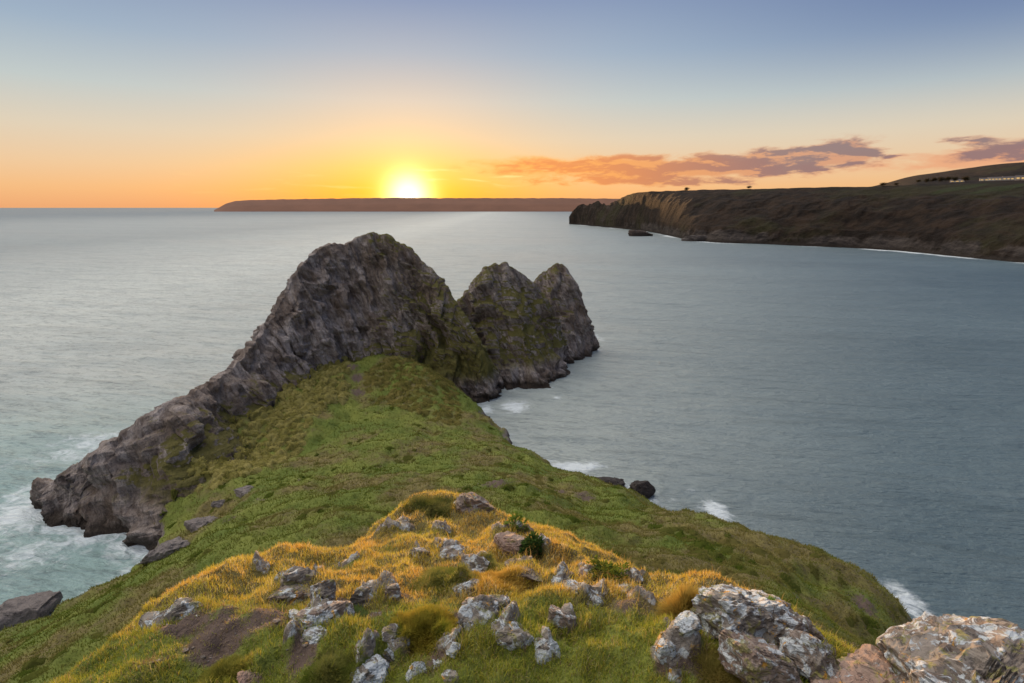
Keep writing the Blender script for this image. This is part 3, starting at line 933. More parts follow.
for (px, py, hx, hy, a) in [(40, 570, 130, 60, .62), (20, 470, 120, 60, .5), (60, 380, 190, 90, .45), (90, 300, 360, 90, .95), (0, 420, 230, 90, .85), (330, 250, 380, 40, .80), (590, 258, 110, 30, .34), (300, 222, 400, 8, .45), (560, 430, 60, 40, .05), (640, 500, 120, 30, .06)]:
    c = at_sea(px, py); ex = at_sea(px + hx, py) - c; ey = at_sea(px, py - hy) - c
    shal_sheen = np.maximum(shal_sheen, a * np.exp(-((SX - c[0]) / abs(ex[0])) ** 2 - ((SY - c[1]) / max(abs(ey[1]), 1)) ** 2))
shal_sheen = shal_sheen * (1 - 0.92 * sstep(-0.15, 0.85, SX / np.maximum(SY, 1.0)) * (SY > 0))
WU = 0.97 * SX - 0.24 * SY + 4 * fbm(SX * 0.01, SY * 0.01, 1.0, 2); WV = 0.24 * SX + 0.97 * SY + 5 * fbm(SX * 0.008, SY * 0.008, 4.0, 2)
SZ = 0.30 * fbm(WU * 0.018, WV * 0.075, 2.0, 3, 0.55) + 0.13 * ridged(WU * 0.05, WV * 0.20, 5.0, 3, 0.55) - 0.07 + 0.05 * fbm(WU * 0.2, WV * 0.55, 8.0, 2)
SZ = SZ * (1 - sstep(350, 1300, SR)) * np.where(SX > 0, 0.55, 1.0 - 0.45 * sstep(-40, 0, SX))
sea = mesh_obj('sea', np.stack([SX, SY, SZ], -1).reshape(-1, 3), quads=grid_quads(*SX.shape), mat=M_SEA, attrs={'foam': foam.ravel(), 'shallow_sheen': shal_sheen.ravel()})
tag(sea, 'calm grey-blue evening sea with white surf round the rocks', 'sea', kind='structure')
# sea bed far below keeps the grid centre from showing a hole
# ------------------------------------------------------------------ far headlands
def loft_headland():
    crest = [(1100, 178, 540), (1050, 181, 565), (1000, 183, 595), (960, 184, 620), (900, 185.5, 660), (850, 187, 700), (800, 188, 750), (760, 189, 800), (720, 189.5, 850), (700, 190, 890), (680, 190.5, 935), (665, 191, 980), (648, 191.5, 1040), (634, 193, 1110), (626, 196, 1160), (616, 201, 1210), (606, 205, 1250), (597, 201.5, 1300), (588, 206, 1340), (580, 204, 1380), (574, 210, 1410), (569, 218, 1440)]
    Cp = np.array([at(*q) for q in crest])

    nu = 700
    s = np.linspace(0, 1, nu)
    pxs = 1096 - s * (1096 - 569)

    def along(P, Q):
        o_ = np.argsort([q[0] for q in Q])
        k_ = np.array([Q[i][0] for i in o_], float)
        return np.stack([np.interp(pxs, k_, P[o_][:, c]) for c in range(3)], 1)
    W = along(HWP, HW)
    Cc = along(Cp, crest)
    ker = np.hanning(25); ker /= ker.sum()
    W = np.stack([np.convolve(np.pad(W[:, c], 12, mode='edge'), ker, 'valid') for c in range(3)], 1)
    W[:, 2] = -3
    v = np.linspace(0, 1, 170)
    prof_xy = np.interp(v, [0, .08, .25, .6, 1], [0, .03, .13, .55, 1])
    prof_z = np.interp(v, [0, .08, .25, .6, 1], [0, .06, .26, .70, 1])
    # the far end is one steep cliff
    st = sstep(0.82, 0.92, s)[:, None]
    pz = prof_z[None] * (1 - st) + (v[None] ** 0.8) * st
    pxy = prof_xy[None] + np.zeros((nu, 1))
    X = W[:, None, 0] + (Cc - W)[:, None, 0] * pxy
    Y = W[:, None, 1] + (Cc - W)[:, None, 1] * pxy
    Z = W[:, None, 2] + (Cc - W)[:, None, 2] * pz
    # plateau behind the crest
    nb = 24
    back = np.linspace(0, 1, nb)[1:]
    dirb = np.array([0.55, 0.83])
    blen = 420 - 400 * sstep(0.66, 0.84, s)[:, None]
    Xb = Cc[:, None, 0] + back[None] * blen * dirb[0]
    Yb = Cc[:, None, 1] + back[None] * blen * dirb[1]
    Zb = Cc[:, None, 2] - back[None] ** 1.5 * 5 - 40 * sstep(0.86, 0.95, s)[:, None] * sstep(0.0, 0.15, back)[None]
    X = np.concatenate([X, Xb], 1); Y = np.concatenate([Y, Yb], 1); Z = np.concatenate([Z, Zb], 1)
    vv = np.concatenate([v, 1 + back])
    rock_band = np.exp(-((vv - 0.10) / 0.13) ** 2)[None] * (1 - st)
    ravine = ridged(X * 0.012, Y * 0.012, 3.0, 4)
    gul = ridged(s[:, None] * 34 + 0 * X, vv[None] * 1.1, 7.0, 3)
    mask = np.clip(np.sin(np.clip(vv, 0, 1) * math.pi), 0, 1)[None]
    Z = Z + mask * (2.6 * ravine + 0.0 * gul + 2.0 * fbm(X * 0.05, Y * 0.05, 1.0, 4)) + rock_band * 2.6 * ridged(X * 0.06, Y * 0.06, Z * 0.06, 4)
    Y = Y - mask * (7 * ravine) * (0.35 + 0.65 * (1 - st))
    Z = Z + (vv[None] > 0.9) * 0.8 * fbm(X * 0.03, Y * 0.03, 5.0, 4)
    # pinnacles at the seaward tip
    tip = sstep(0.86, 0.95, s)[:, None] * sstep(0.5, 1.0, np.minimum(vv, 1))[None]
    Z = Z + tip * (5 * ridged(s[:, None] * 60 + 0 * X, 0 * X + 2, 0.0, 2) - 4)
    cl = np.clip(rock_band * (0.62 + 0.3 * fbm(X * 0.02, Y * 0.02, 9.0, 3)) + st * 0.36 * (np.minimum(vv, 1) < 0.93)[None], 0, 1)
    p = at(1000, 187, 570)
    p2 = at(960, 186.5, 600)
    fld = np.zeros_like(X)
    for q in (p, p2):
        fld = np.maximum(fld, np.exp(-((X - q[0]) / 30) ** 2 - ((Y - q[1]) / 10) ** 2))
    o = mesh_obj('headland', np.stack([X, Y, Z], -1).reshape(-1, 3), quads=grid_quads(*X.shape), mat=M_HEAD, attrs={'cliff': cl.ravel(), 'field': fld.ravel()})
    tag(o, 'long brown bracken-covered headland with rocky foot closing the bay on the right', 'headland', kind='structure')
    return X, Y, Z


HLX, HLY, HLZ = loft_headland()


def hz_(a, b):
    a = np.asarray(a, float); b = np.asarray(b, float)
    return 40 + 0.0392 * b + 50 * np.exp(-((a - 1217) / 170) ** 2 - ((b - 1350) / 420) ** 2) - 22 * (1 - sstep(0.58, 0.69, a / b)) - 80 * (1 - sstep(0.30, 0.50, a / b))


def hill_far():
    # rising ground with the houses, behind the right of the headland
    x = np.linspace(330, 1500, 150); y = np.linspace(640, 1900, 120)
    X, Y = np.meshgrid(x, y, indexing='ij')
    Z = hz_(X, Y) + 1.5 * fbm(X * 0.006, Y * 0.006, 2.0, 4) - 40 * (1 - sstep(640, 760, Y))
    o = mesh_obj('hill', np.stack([X, Y, Z], -1).reshape(-1, 3), quads=grid_quads(*X.shape), mat=M_HEAD, attrs={'cliff': np.zeros(X.size), 'field': np.zeros(X.size)})
    tag(o, 'dark moorland hill rising behind the houses', 'hill', kind='structure')
    return lambda a, b: float(hz_(a, b))


hill_z = hill_far()


def ridge_far():
    prof = [(214, 210), (219, 207.5), (226, 203.5), (236, 200.6), (262, 199.6), (300, 199), (345, 198.2), (400, 197.6), (450, 198), (520, 198), (560, 198), (600, 198.5), (660, 199), (760, 198.5), (900, 198)]
    Yd = 6500.0
    xs = np.linspace(214, 900, 420)
    ys = np.interp(xs, [p[0] for p in prof], [p[1] for p in prof])
    ys = ys + 0.45 * fbm(xs * 0.09, xs * 0 + 2, 1.0, 4) * sstep(225, 240, xs)
    top = np.array([at(a, b, Yd) for a, b in zip(xs, ys)])
    v = np.linspace(0, 1, 40)
    fx = np.interp(v, [0, .45, .55, 1], [-1, -.12, .12, 1])
    fz = np.interp(v, [0, .18, .45, .5, .55, 1], [0, .5, .97, 1, .97, 0])
    X = top[:, None, 0] * (1 + fx[None] * 700 / Yd)
    Yv = Yd + fx[None] * 700 + 0 * X
    Z = top[:, None, 2] * fz[None] - 4 * (fz[None] < 0.01)
    # ground keeps its line of sight height at the crest
    o = mesh_obj('far_headland', np.stack([X, Yv, Z], -1).reshape(-1, 3), quads=grid_quads(*X.shape), mat=M_FAR, attrs=None)
    tag(o, 'low wooded headland on the horizon beneath the setting sun', 'headland', kind='structure')


M_FAR = mat_plain('wooded_headland', (0.16, 0.075, 0.045), 0.95, 0.35, 0.004)
ridge_far()


# ------------------------------------------------------------------ quick ground lookup on the grid
_lr = np.log(_r)


def Hf(x, y):
    X = x - C0[0]; Y = y - C0[1]
    a = np.interp(np.arctan2(X, Y), _az, np.arange(len(_az)))
    b = np.interp(np.log(np.hypot(X, Y)), _lr, np.arange(len(_r)))
    i = np.clip(a.astype(int), 0, len(_az) - 2); j = np.clip(b.astype(int), 0, len(_r) - 2)
    fa = a - i; fb = b - j
    return (GZ[i, j] * (1 - fa) * (1 - fb) + GZ[i + 1, j] * fa * (1 - fb) + GZ[i, j + 1] * (1 - fa) * fb + GZ[i + 1, j + 1] * fa * fb)


def slope(x, y, e):
    return (Hf(x + e, y) - Hf(x - e, y)) / (2 * e), (Hf(x, y + e) - Hf(x, y - e)) / (2 * e)


# ------------------------------------------------------------------ rocks on the knoll
_ico = {}


def ico(n):
    if n not in _ico:
        b = bmesh.new()
        bmesh.ops.create_icosphere(b, subdivisions=n, radius=1.0)
        _ico[n] = (np.array([v.co[:] for v in b.verts]), np.array([[v.index for v in f.verts] for f in b.faces]))
        b.free()
    return _ico[n]


def rock_shape(dims, seed, n=5, cuts=13, rough=1.0, beds=1.0):
    V, F = ico(n)
    g = np.random.default_rng(seed)
    V = V.copy()
    # blocky start, then break planes
    V = np.sign(V) * np.abs(V) ** 0.62
    for _ in range(cuts):
        nrm = g.normal(size=3)
        if g.random() < 0.4:
            nrm = np.array([0.25, 0.15, 1.0]) * g.choice([-1, 1]) + g.normal(size=3) * 0.2
        nrm /= np.linalg.norm(nrm)
        o = g.uniform(0.46, 0.85)
        d = V @ nrm - o
        V = V - np.maximum(d, 0)[:, None] * nrm * 0.94
    P = V * np.array(dims) / 2
    m = float(np.mean(dims))
    N = V / np.linalg.norm(V, axis=1)[:, None]
    q = P / m
    sd = seed * 3.17
    bed = q[:, 2] * 1.0 + q[:, 0] * 0.35
    dsp = 0.05 * fbm(q[:, 0] * 2.6 + sd, q[:, 1] * 2.6, q[:, 2] * 2.6, 5, 0.6) \
        + beds * 0.055 * ridged(q[:, 0] * 1.1 + sd, q[:, 1] * 1.1, bed * 5.0, 4, 0.6) \
        + 0.035 * ridged(q[:, 0] * 7 + sd, q[:, 1] * 7, q[:, 2] * 7, 3, 0.6)
    return P + N * (dsp * m * rough)[:, None], F


ROCK_FOOT = []


def rock(name, label, px, py, wpx, hpx, seed, tilt=0.0, lean=0.0, yaw=0.0, depth=0.8, n=5, red=0.0, lichen=0.5, cuts=13, sink=0.63, beds=1.0, mat=None, cat='rock', group=None, tall=1.0):
    p, t_ = ground_at(px, py + hpx * 0.25)
    sc = t_ / FPX * 1.06
    dims = (wpx * sc * 0.88, wpx * sc * depth, hpx * sc * 1.05 * tall)
    V, F = rock_shape(dims, seed, n, cuts, beds=beds)
    gg = np.random.default_rng(seed + 500)
    lean = lean + gg.uniform(-.35, .2); yaw = yaw + gg.uniform(-.5, .5)
    M = Matrix.Rotation(yaw, 3, 'Z') @ Matrix.Rotation(lean, 3, 'X') @ Matrix.Rotation(tilt, 3, 'Y')
    V = V @ np.array(M).T
    lo = V[:, 2].min()
    up = dims[2] * (0.5 - sink)
    nz = fbm(V[:, 0] * 6 + seed, V[:, 1] * 6, V[:, 2] * 6, 2)
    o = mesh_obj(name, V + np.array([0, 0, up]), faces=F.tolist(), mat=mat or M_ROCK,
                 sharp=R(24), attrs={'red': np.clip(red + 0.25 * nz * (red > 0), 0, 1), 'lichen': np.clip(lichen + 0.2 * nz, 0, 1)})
    o.location = p
    tag(o, label, cat, group)
    ROCK_FOOT.append((p[0], p[1], dims[0] * 0.28, max(dims[1], 0.02) * 0.28))
    return o


ROCKS = [
    ('rock', 'tall dark grey rock standing at the top of the left golden turf', 302, 570, 44, 46, 1, dict(tilt=-.1, lichen=.5, depth=.7)),
    ('rock', 'narrow grey rock leaning against the right of the tall dark rock', 322, 582, 22, 32, 2, dict(tilt=.25, lichen=.55, depth=.8)),
    ('rock', 'low broken pale rock at the left foot of the tall dark rock', 286, 592, 40, 18, 3, dict(tilt=-.2, lichen=.6, red=.3)),
    ('rock', 'upright grey rock on the left lip of the knoll', 184, 606, 36, 34, 4, dict(tilt=-.35, lichen=.55, depth=.9)),
    ('rock', 'pale lichened rock nestled at the left lip beside the upright one', 158, 618, 34, 28, 5, dict(tilt=-.3, lichen=.55)),
    ('rock', 'small upright pale blue rock above the bare brown soil', 296, 612, 18, 22, 6, dict(lichen=.75)),
    ('rock', 'flat pale slab slanting beside the small upright blue rock', 322, 610, 50, 24, 7, dict(tilt=-.3, red=.35, lichen=.6)),
    ('rock', 'rounded white rock lying just below the pale slab', 313, 635, 30, 15, 8, dict(tilt=-.1, lichen=.75)),
    ('boulder', 'big white-crusted boulder with a bright orange lichen spot, cut by the lower edge', 362, 664, 42, 62, 9, dict(tilt=.35, lichen=.68, depth=.9, cat='boulder')),
    ('rock_shard', 'sunlit orange-brown splinter of rock sticking out of the lower left grass', 250, 672, 12, 34, 10, dict(tilt=-.7, red=.8, lichen=.15, depth=1.6)),
    ('rock', 'knobbly grey rock with pale top left of the green hummock', 366, 593, 36, 28, 11, dict(lichen=.55)),
    ('rock', 'steep grey rock with sunlit crest in the middle of the gold turf', 391, 586, 20, 36, 12, dict(tilt=.2, red=.2, lichen=.5)),
    ('rock', 'small dark jutting rock in the gold turf below the crest', 421, 549, 18, 26, 13, dict(tilt=-.2, lichen=.45)),
    ('rock', 'small blunt grey stone between two green patches', 391, 629, 15, 13, 14, dict(lichen=.6)),
    ('rock', 'thin grey stone half buried right of the orange-spotted boulder', 390, 649, 12, 22, 15, dict(tilt=.3, lichen=.6)),
    ('rock', 'long white stone leaning to the right near the lower edge', 415, 664, 14, 30, 16, dict(tilt=.55, lichen=.75)),
    ('rock', 'white pebble-topped stone in bare soil by the long leaning stone', 438, 662, 14, 15, 17, dict(lichen=.75, n=4)),
    ('rock', 'flat little grey stone touching the lower edge of the bare soil', 452, 674, 18, 12, 18, dict(lichen=.6, n=4)),
    ('rock', 'small blue stone in the brown hollow beneath the blue-grey block', 453, 642, 15, 15, 19, dict(lichen=.65, n=4)),
    ('rock', 'smooth blue-grey block facing the viewer under a gold turf cap', 477, 607, 36, 36, 20, dict(tilt=.1, lichen=.62, depth=.7, cuts=8, beds=.4)),
    ('rock', 'grey rock poking from the turf right of the blue-grey block', 500, 596, 26, 20, 21, dict(lichen=.55)),
    ('rock', 'slanting grey-blue slab with yellowed right end in mid slope', 507, 623, 42, 34, 22, dict(tilt=.55, lichen=.6, depth=.7)),
    ('rock', 'oblong rock with white crust and two orange lichen patches', 544, 640, 26, 42, 23, dict(tilt=.4, lichen=.7, depth=.8)),
    ('rock', 'grey jagged rock at the right side of the big green tuft', 476, 561, 20, 32, 24, dict(tilt=.3, lichen=.6)),
    ('rock', 'pale flat rock with a white knob above the big green tuft', 450, 547, 28, 13, 25, dict(red=.25, lichen=.6)),
    ('rock', 'long low rock slanting below the big green tuft', 465, 583, 34, 16, 26, dict(tilt=-.45, lichen=.6)),
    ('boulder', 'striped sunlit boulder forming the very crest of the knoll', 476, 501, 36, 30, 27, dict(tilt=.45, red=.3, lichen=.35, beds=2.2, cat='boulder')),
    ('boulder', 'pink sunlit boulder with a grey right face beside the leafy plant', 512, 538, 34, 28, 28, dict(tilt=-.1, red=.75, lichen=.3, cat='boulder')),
    ('rock', 'dark triangular rock in the gold turf under the pink boulder', 527, 570, 30, 15, 29, dict(red=.2, lichen=.4)),
    ('rock', 'small dark round rock left of the dark triangular one', 513, 562, 14, 12, 30, dict(lichen=.35, n=4)),
    ('rock', 'pale rock with white top in the right of the gold turf', 560, 577, 20, 13, 31, dict(lichen=.7, n=4)),
    ('rock', 'flat blue-white rock flush with the turf in the right middle', 574, 586, 28, 14, 32, dict(lichen=.7)),
    ('rock', 'blocky blue-grey rock at the edge of the right green lawn', 592, 592, 22, 20, 33, dict(tilt=.2, lichen=.6)),
    ('rock', 'slender yellow-grey rock slanting into the green lawn', 564, 613, 34, 16, 34, dict(tilt=.55, red=.2, lichen=.45)),
    ('rock', 'tan rock with a rosy top below the leafy plant with yellow leaf', 586, 569, 26, 17, 35, dict(red=.6, lichen=.45)),
    ('rock', 'blue-grey rock perched alone on the far right rim', 634, 573, 20, 20, 36, dict(tilt=.4, lichen=.55)),
    ('rock', 'low pinkish flat rock just inside the right rim', 624, 588, 26, 10, 37, dict(red=.4, lichen=.6)),
    ('rock', 'white rock with orange corner at the left foot of the large outcrop', 690, 617, 26, 24, 38, dict(tilt=-.3, lichen=.7)),
    ('rock', 'blue-white rock in the ditch right of the lawn', 666, 641, 20, 24, 39, dict(tilt=.5, lichen=.68)),
    ('rock', 'long grey rock going down out of the frame beside the lawn', 674, 668, 18, 36, 40, dict(tilt=.4, lichen=.6)),
]
for nm, lb, px, py, wp, hp, sd_, kw in ROCKS:
    rock(nm, lb, px, py, wp, hp, sd_, **kw)


def free_boulder(name, label, c, dims, seed, rot, red, lichen, n=6, cuts=12, beds=1.0):
    V, F = rock_shape(dims, seed, n, cuts, beds=beds)
    V = V @ np.array(Matrix.Rotation(rot[2], 3, 'Z') @ Matrix.Rotation(rot[0], 3, 'X') @ Matrix.Rotation(rot[1], 3, 'Y')).T
    nz = fbm(V[:, 0] * 4 + seed, V[:, 1] * 4, V[:, 2] * 4, 2)
    # pink tint painted in patches for low sunlight; lichen cover varies too
    o = mesh_obj(name, V, faces=F.tolist(), mat=M_ROCK, sharp=R(24), attrs={'red': np.clip(red + 0.3 * nz, 0, 1), 'lichen': np.clip(lichen + 0.25 * nz, 0, 1)})
    o.location = c
    tag(o, label, 'boulder')
    ROCK_FOOT.append((c[0], c[1], dims[0] * 0.42, dims[1] * 0.42))
    return o


for lb, q, lift_, dims, sd_, rot, rd, lc in [
        ('large blue and yellow lichened boulder heading the right outcrop', (736, 622), .06, (.80, .60, .50), 141, (-.25, .12, .25), .10, .60),
        ('long dark slab sloping down the right side of the outcrop', (788, 640), .10, (.80, .44, .32), 142, (-.2, .62, .1), .15, .54),
        ('orange-topped bulging boulder in the middle of the outcrop', (757, 672), .08, (.62, .48, .42), 143, (-.3, .45, .2), .45, .50),
        ('grey lichened boulder at the low right tip of the outcrop', (815, 676), .10, (.46, .40, .38), 144, (-.2, .6, .3), .15, .54)]:
    g_ = ground_at(*q)[0]
    free_boulder('boulder', lb, g_ + np.array([0, 0, lift_]), dims, sd_, rot, rd, lc)
pz = at(978, 700, 3.35)
free_boulder('boulder', 'biggest boulder, speckled with white lichen, in the lower right corner', pz, (1.6, 1.0, 0.85), 57, (-0.22, -0.06, 0.5), 0.15, 0.52)
pz = at(866, 700, 3.5)
free_boulder('boulder', 'pink low boulder just left of the biggest speckled boulder', pz, (0.86, 0.6, 0.46), 58, (-0.25, -0.40, 0.4), 0.8, 0.35)

# ------------------------------------------------------------------ dark rocks in the sea, rocks on the slopes
M_WET = mat_plain('wet_dark_rock', (0.045, 0.036, 0.032), 0.6, 0.5, 1.2, 0.5)
M_SCAR = mat_plain('grey_slope_rock', (0.23, 0.20, 0.185), 0.85, 0.6, 1.2, 0.5)


def sea_rock(label, px, py, wpx, hpx, seed, mat, z0=0.0, group=None, tilt=0.0, depth=0.7, name='sea_rock', n=5):
    p = at_sea(px, py + hpx * 0.4, z0)
    sc = np.linalg.norm(p - EYE) / FPX
    dims = (wpx * sc * 1.1, wpx * sc * depth, hpx * sc * 1.5)
    V, F = rock_shape(dims, seed, n, 10)
    V = V @ np.array(Matrix.Rotation(tilt, 3, 'Y')).T
    o = mesh_obj(name, V + np.array([0, 0, dims[2] * 0.12]), faces=F.tolist(), mat=mat)
    o.location = p
    tag(o, label, 'rock', group)


sea_rock('broad black wet rock in the surf off the right shore', 606, 483, 28, 10, 71, M_WET)
sea_rock('smaller black wet rock just right of the broad black one', 619, 489, 18, 8, 74, M_WET)
sea_rock('rounded black wet rock standing farthest from the right shore', 643, 491, 20, 14, 72, M_WET)
sea_rock('lone brown islet off the long headland', 640, 233.5, 19, 6, 73, mat_plain('brown_sea_rock', (0.06, 0.045, 0.037), 0.9, 0.4, 0.2, 1.0))
sea_rock('low dark skerry reaching out from the near point of the headland', 697, 239, 26, 5, 75, M_WET)
sea_rock('pointed rock at the outer end of the cliff ridge in the left surf', 56, 492, 24, 22, 76, M_CLIFF, tilt=.3)
sea_rock('low grey ledge on the left shore touching the picture edge', 22, 612, 50, 16, 77, M_SCAR, tilt=-.12, depth=.5)
sea_rock('dark rock at the foot of the middle cliff beside its cave', 480, 418, 16, 10, 78, M_WET)
for i, (px, py, wp, hp, lb) in enumerate([(222, 501, 17, 9, 'pale grey rock showing through the grass below the tussocks'), (248, 487, 30, 14, 'wide grey rock half buried in grass right of the pale one'),
                                          (205, 520, 40, 14, 'low grey scar of rock on the left slope above the shore'), (170, 545, 56, 12, 'long flat grey ledge along the top of the left cove')]):
    rock('slope_rock', lb, px, py, wp, hp, 80 + i, tilt=-.3, mat=M_SCAR, depth=.8)

# ------------------------------------------------------------------ grass
def blades(P, L, W, lean, az_, col, tipcol=None, droop=0.5):
    """two-step blades: arrays of base point, length, width, lean from upright, heading, colour"""
    n = len(P)
    h = np.stack([np.cos(az_), np.sin(az_), np.zeros(n)], 1)
    sa = az_ + math.pi / 2
    side = np.stack([np.cos(sa), np.sin(sa), np.zeros(n)], 1) * (W / 2)[:, None]
    up = np.array([0, 0, 1.0])
    m = P + (h * np.sin(lean)[:, None] + up * np.cos(lean)[:, None]) * (L * 0.55)[:, None]
    l2 = lean + droop
    tp = m + (h * np.sin(l2)[:, None] + up * np.cos(l2)[:, None]) * (L * 0.45)[:, None]
    V = np.stack([P - side, P + side, m - side * 0.75, m + side * 0.75, tp], 1)
    b = np.arange(n)[:, None] * 5
    F = np.stack([b + np.array([0, 1, 3]), b + np.array([0, 3, 2]), b + np.array([2, 3, 4])], 1).reshape(-1, 3)
    tipcol = col if tipcol is None else tipcol
    Cc = np.stack([col * 0.8, col * 0.8, col, col, tipcol], 1)
    return V.reshape(-1, 3), F, Cc.reshape(-1, 3)


def grass_obj(name, V, F, Cc, label, cat, kind=None, loc=None):
    if loc is not None:
        V = V - np.asarray(loc)
    o = mesh_obj(name, V, quads=F, mat=M_GRASS, attrs={'col': Cc}, smooth=False)
    if loc is not None: o.location = loc
    return tag(o, label, cat, kind=kind)


def pick(a, b, k):
    return np.asarray(a)[None] * (1 - k)[:, None] + np.asarray(b)[None] * k[:, None]


def off_rocks(x, y):
    ok = np.ones(len(x), bool)
    for cx, cyy, rx, ry in ROCK_FOOT:
        ok &= ((x - cx) / rx) ** 2 + ((y - cyy) / ry) ** 2 > 1.0
    return ok


G = np.random.default_rng(3)
# near turf
n = 560000
a = G.uniform(R(-58), R(50), n)
r = G.uniform(2.9, 13.5, n)
x = np.sin(a) * r; y = np.cos(a) * r
so_ = soil_mask(x, y)
dr = dry_mask(x, y)
clump = fbm(x * 2.6, y * 2.6, 4.0, 3)
keep = (G.random(n) > sstep(0.25, 0.75, so_) * 0.78) & off_rocks(x, y) & (G.random(n) > crag_mask(x, y) * 0.93)
keep &= G.random(n) < 0.55 + 0.6 * sstep(-0.4, 0.4, clump)
x, y, so_, dr, clump, r = [q[keep] for q in (x, y, so_, dr, clump, r)]
n = len(x)
z = Hf(x, y) - 0.006
gx, gy = slope(x, y, 0.08)
k = np.clip(dr + G.normal(0, 0.16, n) + 0.25 * clump, 0, 1)
hue = G.random(n)
green = pick((0.16, 0.225, 0.025), (0.36, 0.38, 0.065), hue)
warmth = np.clip(0.5 + 1.1 * fbm(x * 1.3, y * 1.3, 33.0, 3) + G.normal(0, .2, n), 0, 1)
gold = pick((0.60, 0.50, 0.075), (0.72, 0.43, 0.090), warmth) * (0.8 + 0.4 * hue)[:, None]
pal = (G.random(n) < 0.16)
gold[pal] = (0.74, 0.62, 0.34)
col = green * (1 - k)[:, None] + gold * k[:, None]
dead = G.random(n) < 0.10 + 0.55 * sstep(.2, .6, so_)
col[dead] = pick((0.42, 0.34, 0.17), (0.22, 0.14, 0.075), hue)[dead]
L = (0.036 + 0.030 * G.random(n) + 0.050 * sstep(0.1, 0.7, clump) * G.random(n)) * (1 + 0.02 * r) * (1 - 0.4 * sstep(.2, .7, so_))
Wd = 0.0035 + 0.0016 * G.random(n) + r * 0.00028
ring = np.zeros(n, bool)
for cx, cyy, rx, ry in ROCK_FOOT:
    if rx < 0.2:
        ring |= np.sqrt(((x - cx) / rx) ** 2 + ((y - cyy) / ry) ** 2) < 2.8
L = np.where(ring, L * 1.5, L)
V, F, Cc = blades(np.stack([x, y, z], 1), L, Wd, np.abs(G.normal(0.35, 0.28, n)), G.uniform(0, 2 * math.pi, n), col, np.minimum(col * 1.15, 0.85), 0.55)
grass_obj('grass', V, F, Cc, 'short golden and green turf growing over the rocky knoll', 'grass', 'stuff')

n = 2600
a = G.uniform(R(-40), R(30), n); r = G.uniform(3.4, 7.5, n)
x = np.sin(a) * r; y = np.cos(a) * r
kp = soil_mask(x, y) > 0.42
x, y = x[kp][:420], y[kp][:420]
Vi, Fi = ico(1)
sz = np.exp(G.normal(math.log(0.010), 0.5, len(x)))
Vp = Vi[None] * (1 + 0.25 * G.normal(size=(len(x), len(Vi), 1))) * sz[:, None, None] * np.array([1, 0.8, 0.6]) + np.stack([x, y, Hf(x, y)], 1)[:, None]
Fp = Fi[None] + np.arange(len(x))[:, None, None] * len(Vi)
pb = mesh_obj('pebbles', Vp.reshape(-1, 3), quads=Fp.reshape(-1, 3), mat=M_ROCK, smooth=False, attrs={'red': np.repeat(G.uniform(0, .6, len(x)), len(Vi)), 'lichen': np.full(len(x) * len(Vi), .4)})
tag(pb, 'small stones lying in the bare brown soil of the knoll', 'pebbles', kind='stuff')

# straws standing up along the lip
n = 9000
a = G.uniform(R(-52), R(46), n); r = G.uniform(3.2, 11, n)
x = np.sin(a) * r; y = np.cos(a) * r
kp = (fbm(x * 1.1, y * 1.1, 14.0, 3) > 0.12) & off_rocks(x, y) & (dry_mask(x, y) > 0.25)
x, y, r = x[kp], y[kp], r[kp]; n = len(x)
hue = G.random(n)
V, F, Cc = blades(np.stack([x, y, Hf(x, y) - 0.01], 1), 0.10 + 0.11 * G.random(n), 0.0025 + r * 0.0003, np.abs(G.normal(0.45, 0.3, n)), G.normal(0.3, 1.0, n), pick((0.55, 0.42, 0.16), (0.45, 0.27, 0.08), hue), None, 0.8)
grass_obj('dry_grass', V, F, Cc, 'loose straws of dry grass standing above the golden turf', 'dry grass', 'stuff')

# slopes beyond
n = 470000
a = G.uniform(R(-62), R(56), n)
r = np.exp(G.uniform(math.log(11.5), math.log(128), n))
x = np.sin(a) * r; y = np.cos(a) * r
z = Hf(x, y)
gx, gy = slope(x, y, 0.4)
st_ = np.hypot(gx, gy)
so_ = soil_mask(x, y)
cl_ = fbm(x * 0.55, y * 0.55, 6.0, 3)
keep = (z > 1.2 + 0.8 * cl_) & (G.random(n) > sstep(1.15, 1.7, st_)) & (G.random(n) > sstep(.3, .8, so_))
x, y, z, r, gx, gy, cl_ = [q[keep] for q in (x, y, z, r, gx, gy, cl_)]
n = len(x)
k = np.clip(dry_mask(x, y) * 1.0 + 0.55 * cl_ + G.normal(0, 0.15, n) + 0.10, 0, 1)
hue = G.random(n)
green = pick((0.088, 0.128, 0.016), (0.185, 0.212, 0.034), hue)
brown = pick((0.185, 0.158, 0.045), (0.28, 0.235, 0.082), hue)
col = green * (1 - k)[:, None] + brown * k[:, None]
down = np.arctan2(-gy, -gx)
L = (0.10 + 0.14 * G.random(n) + 0.30 * sstep(0.0, 0.8, cl_) * G.random(n)) * (0.8 + 0.006 * r)
V, F, Cc = blades(np.stack([x, y, z - 0.02], 1), L, 0.012 + r * 0.00085, np.abs(G.normal(0.5, 0.25, n)), down + G.normal(0, 0.7, n), col, np.minimum(col * 1.1, 0.8), 0.6)
grass_obj('slope_grass', V, F, Cc, 'rough green and brown grass covering the slopes below the knoll', 'grass', 'stuff')


_cr = np.full((260, 260), -99.0)
_ci = ((G1[..., 0].ravel() + 90) / 0.5).astype(int); _cj = ((G1[..., 1].ravel() - 40) / 0.5).astype(int)
_ok = (_ci >= 0) & (_ci < 260) & (_cj >= 0) & (_cj < 260)
np.maximum.at(_cr, (_ci[_ok], _cj[_ok]), G1[..., 2].ravel()[_ok])


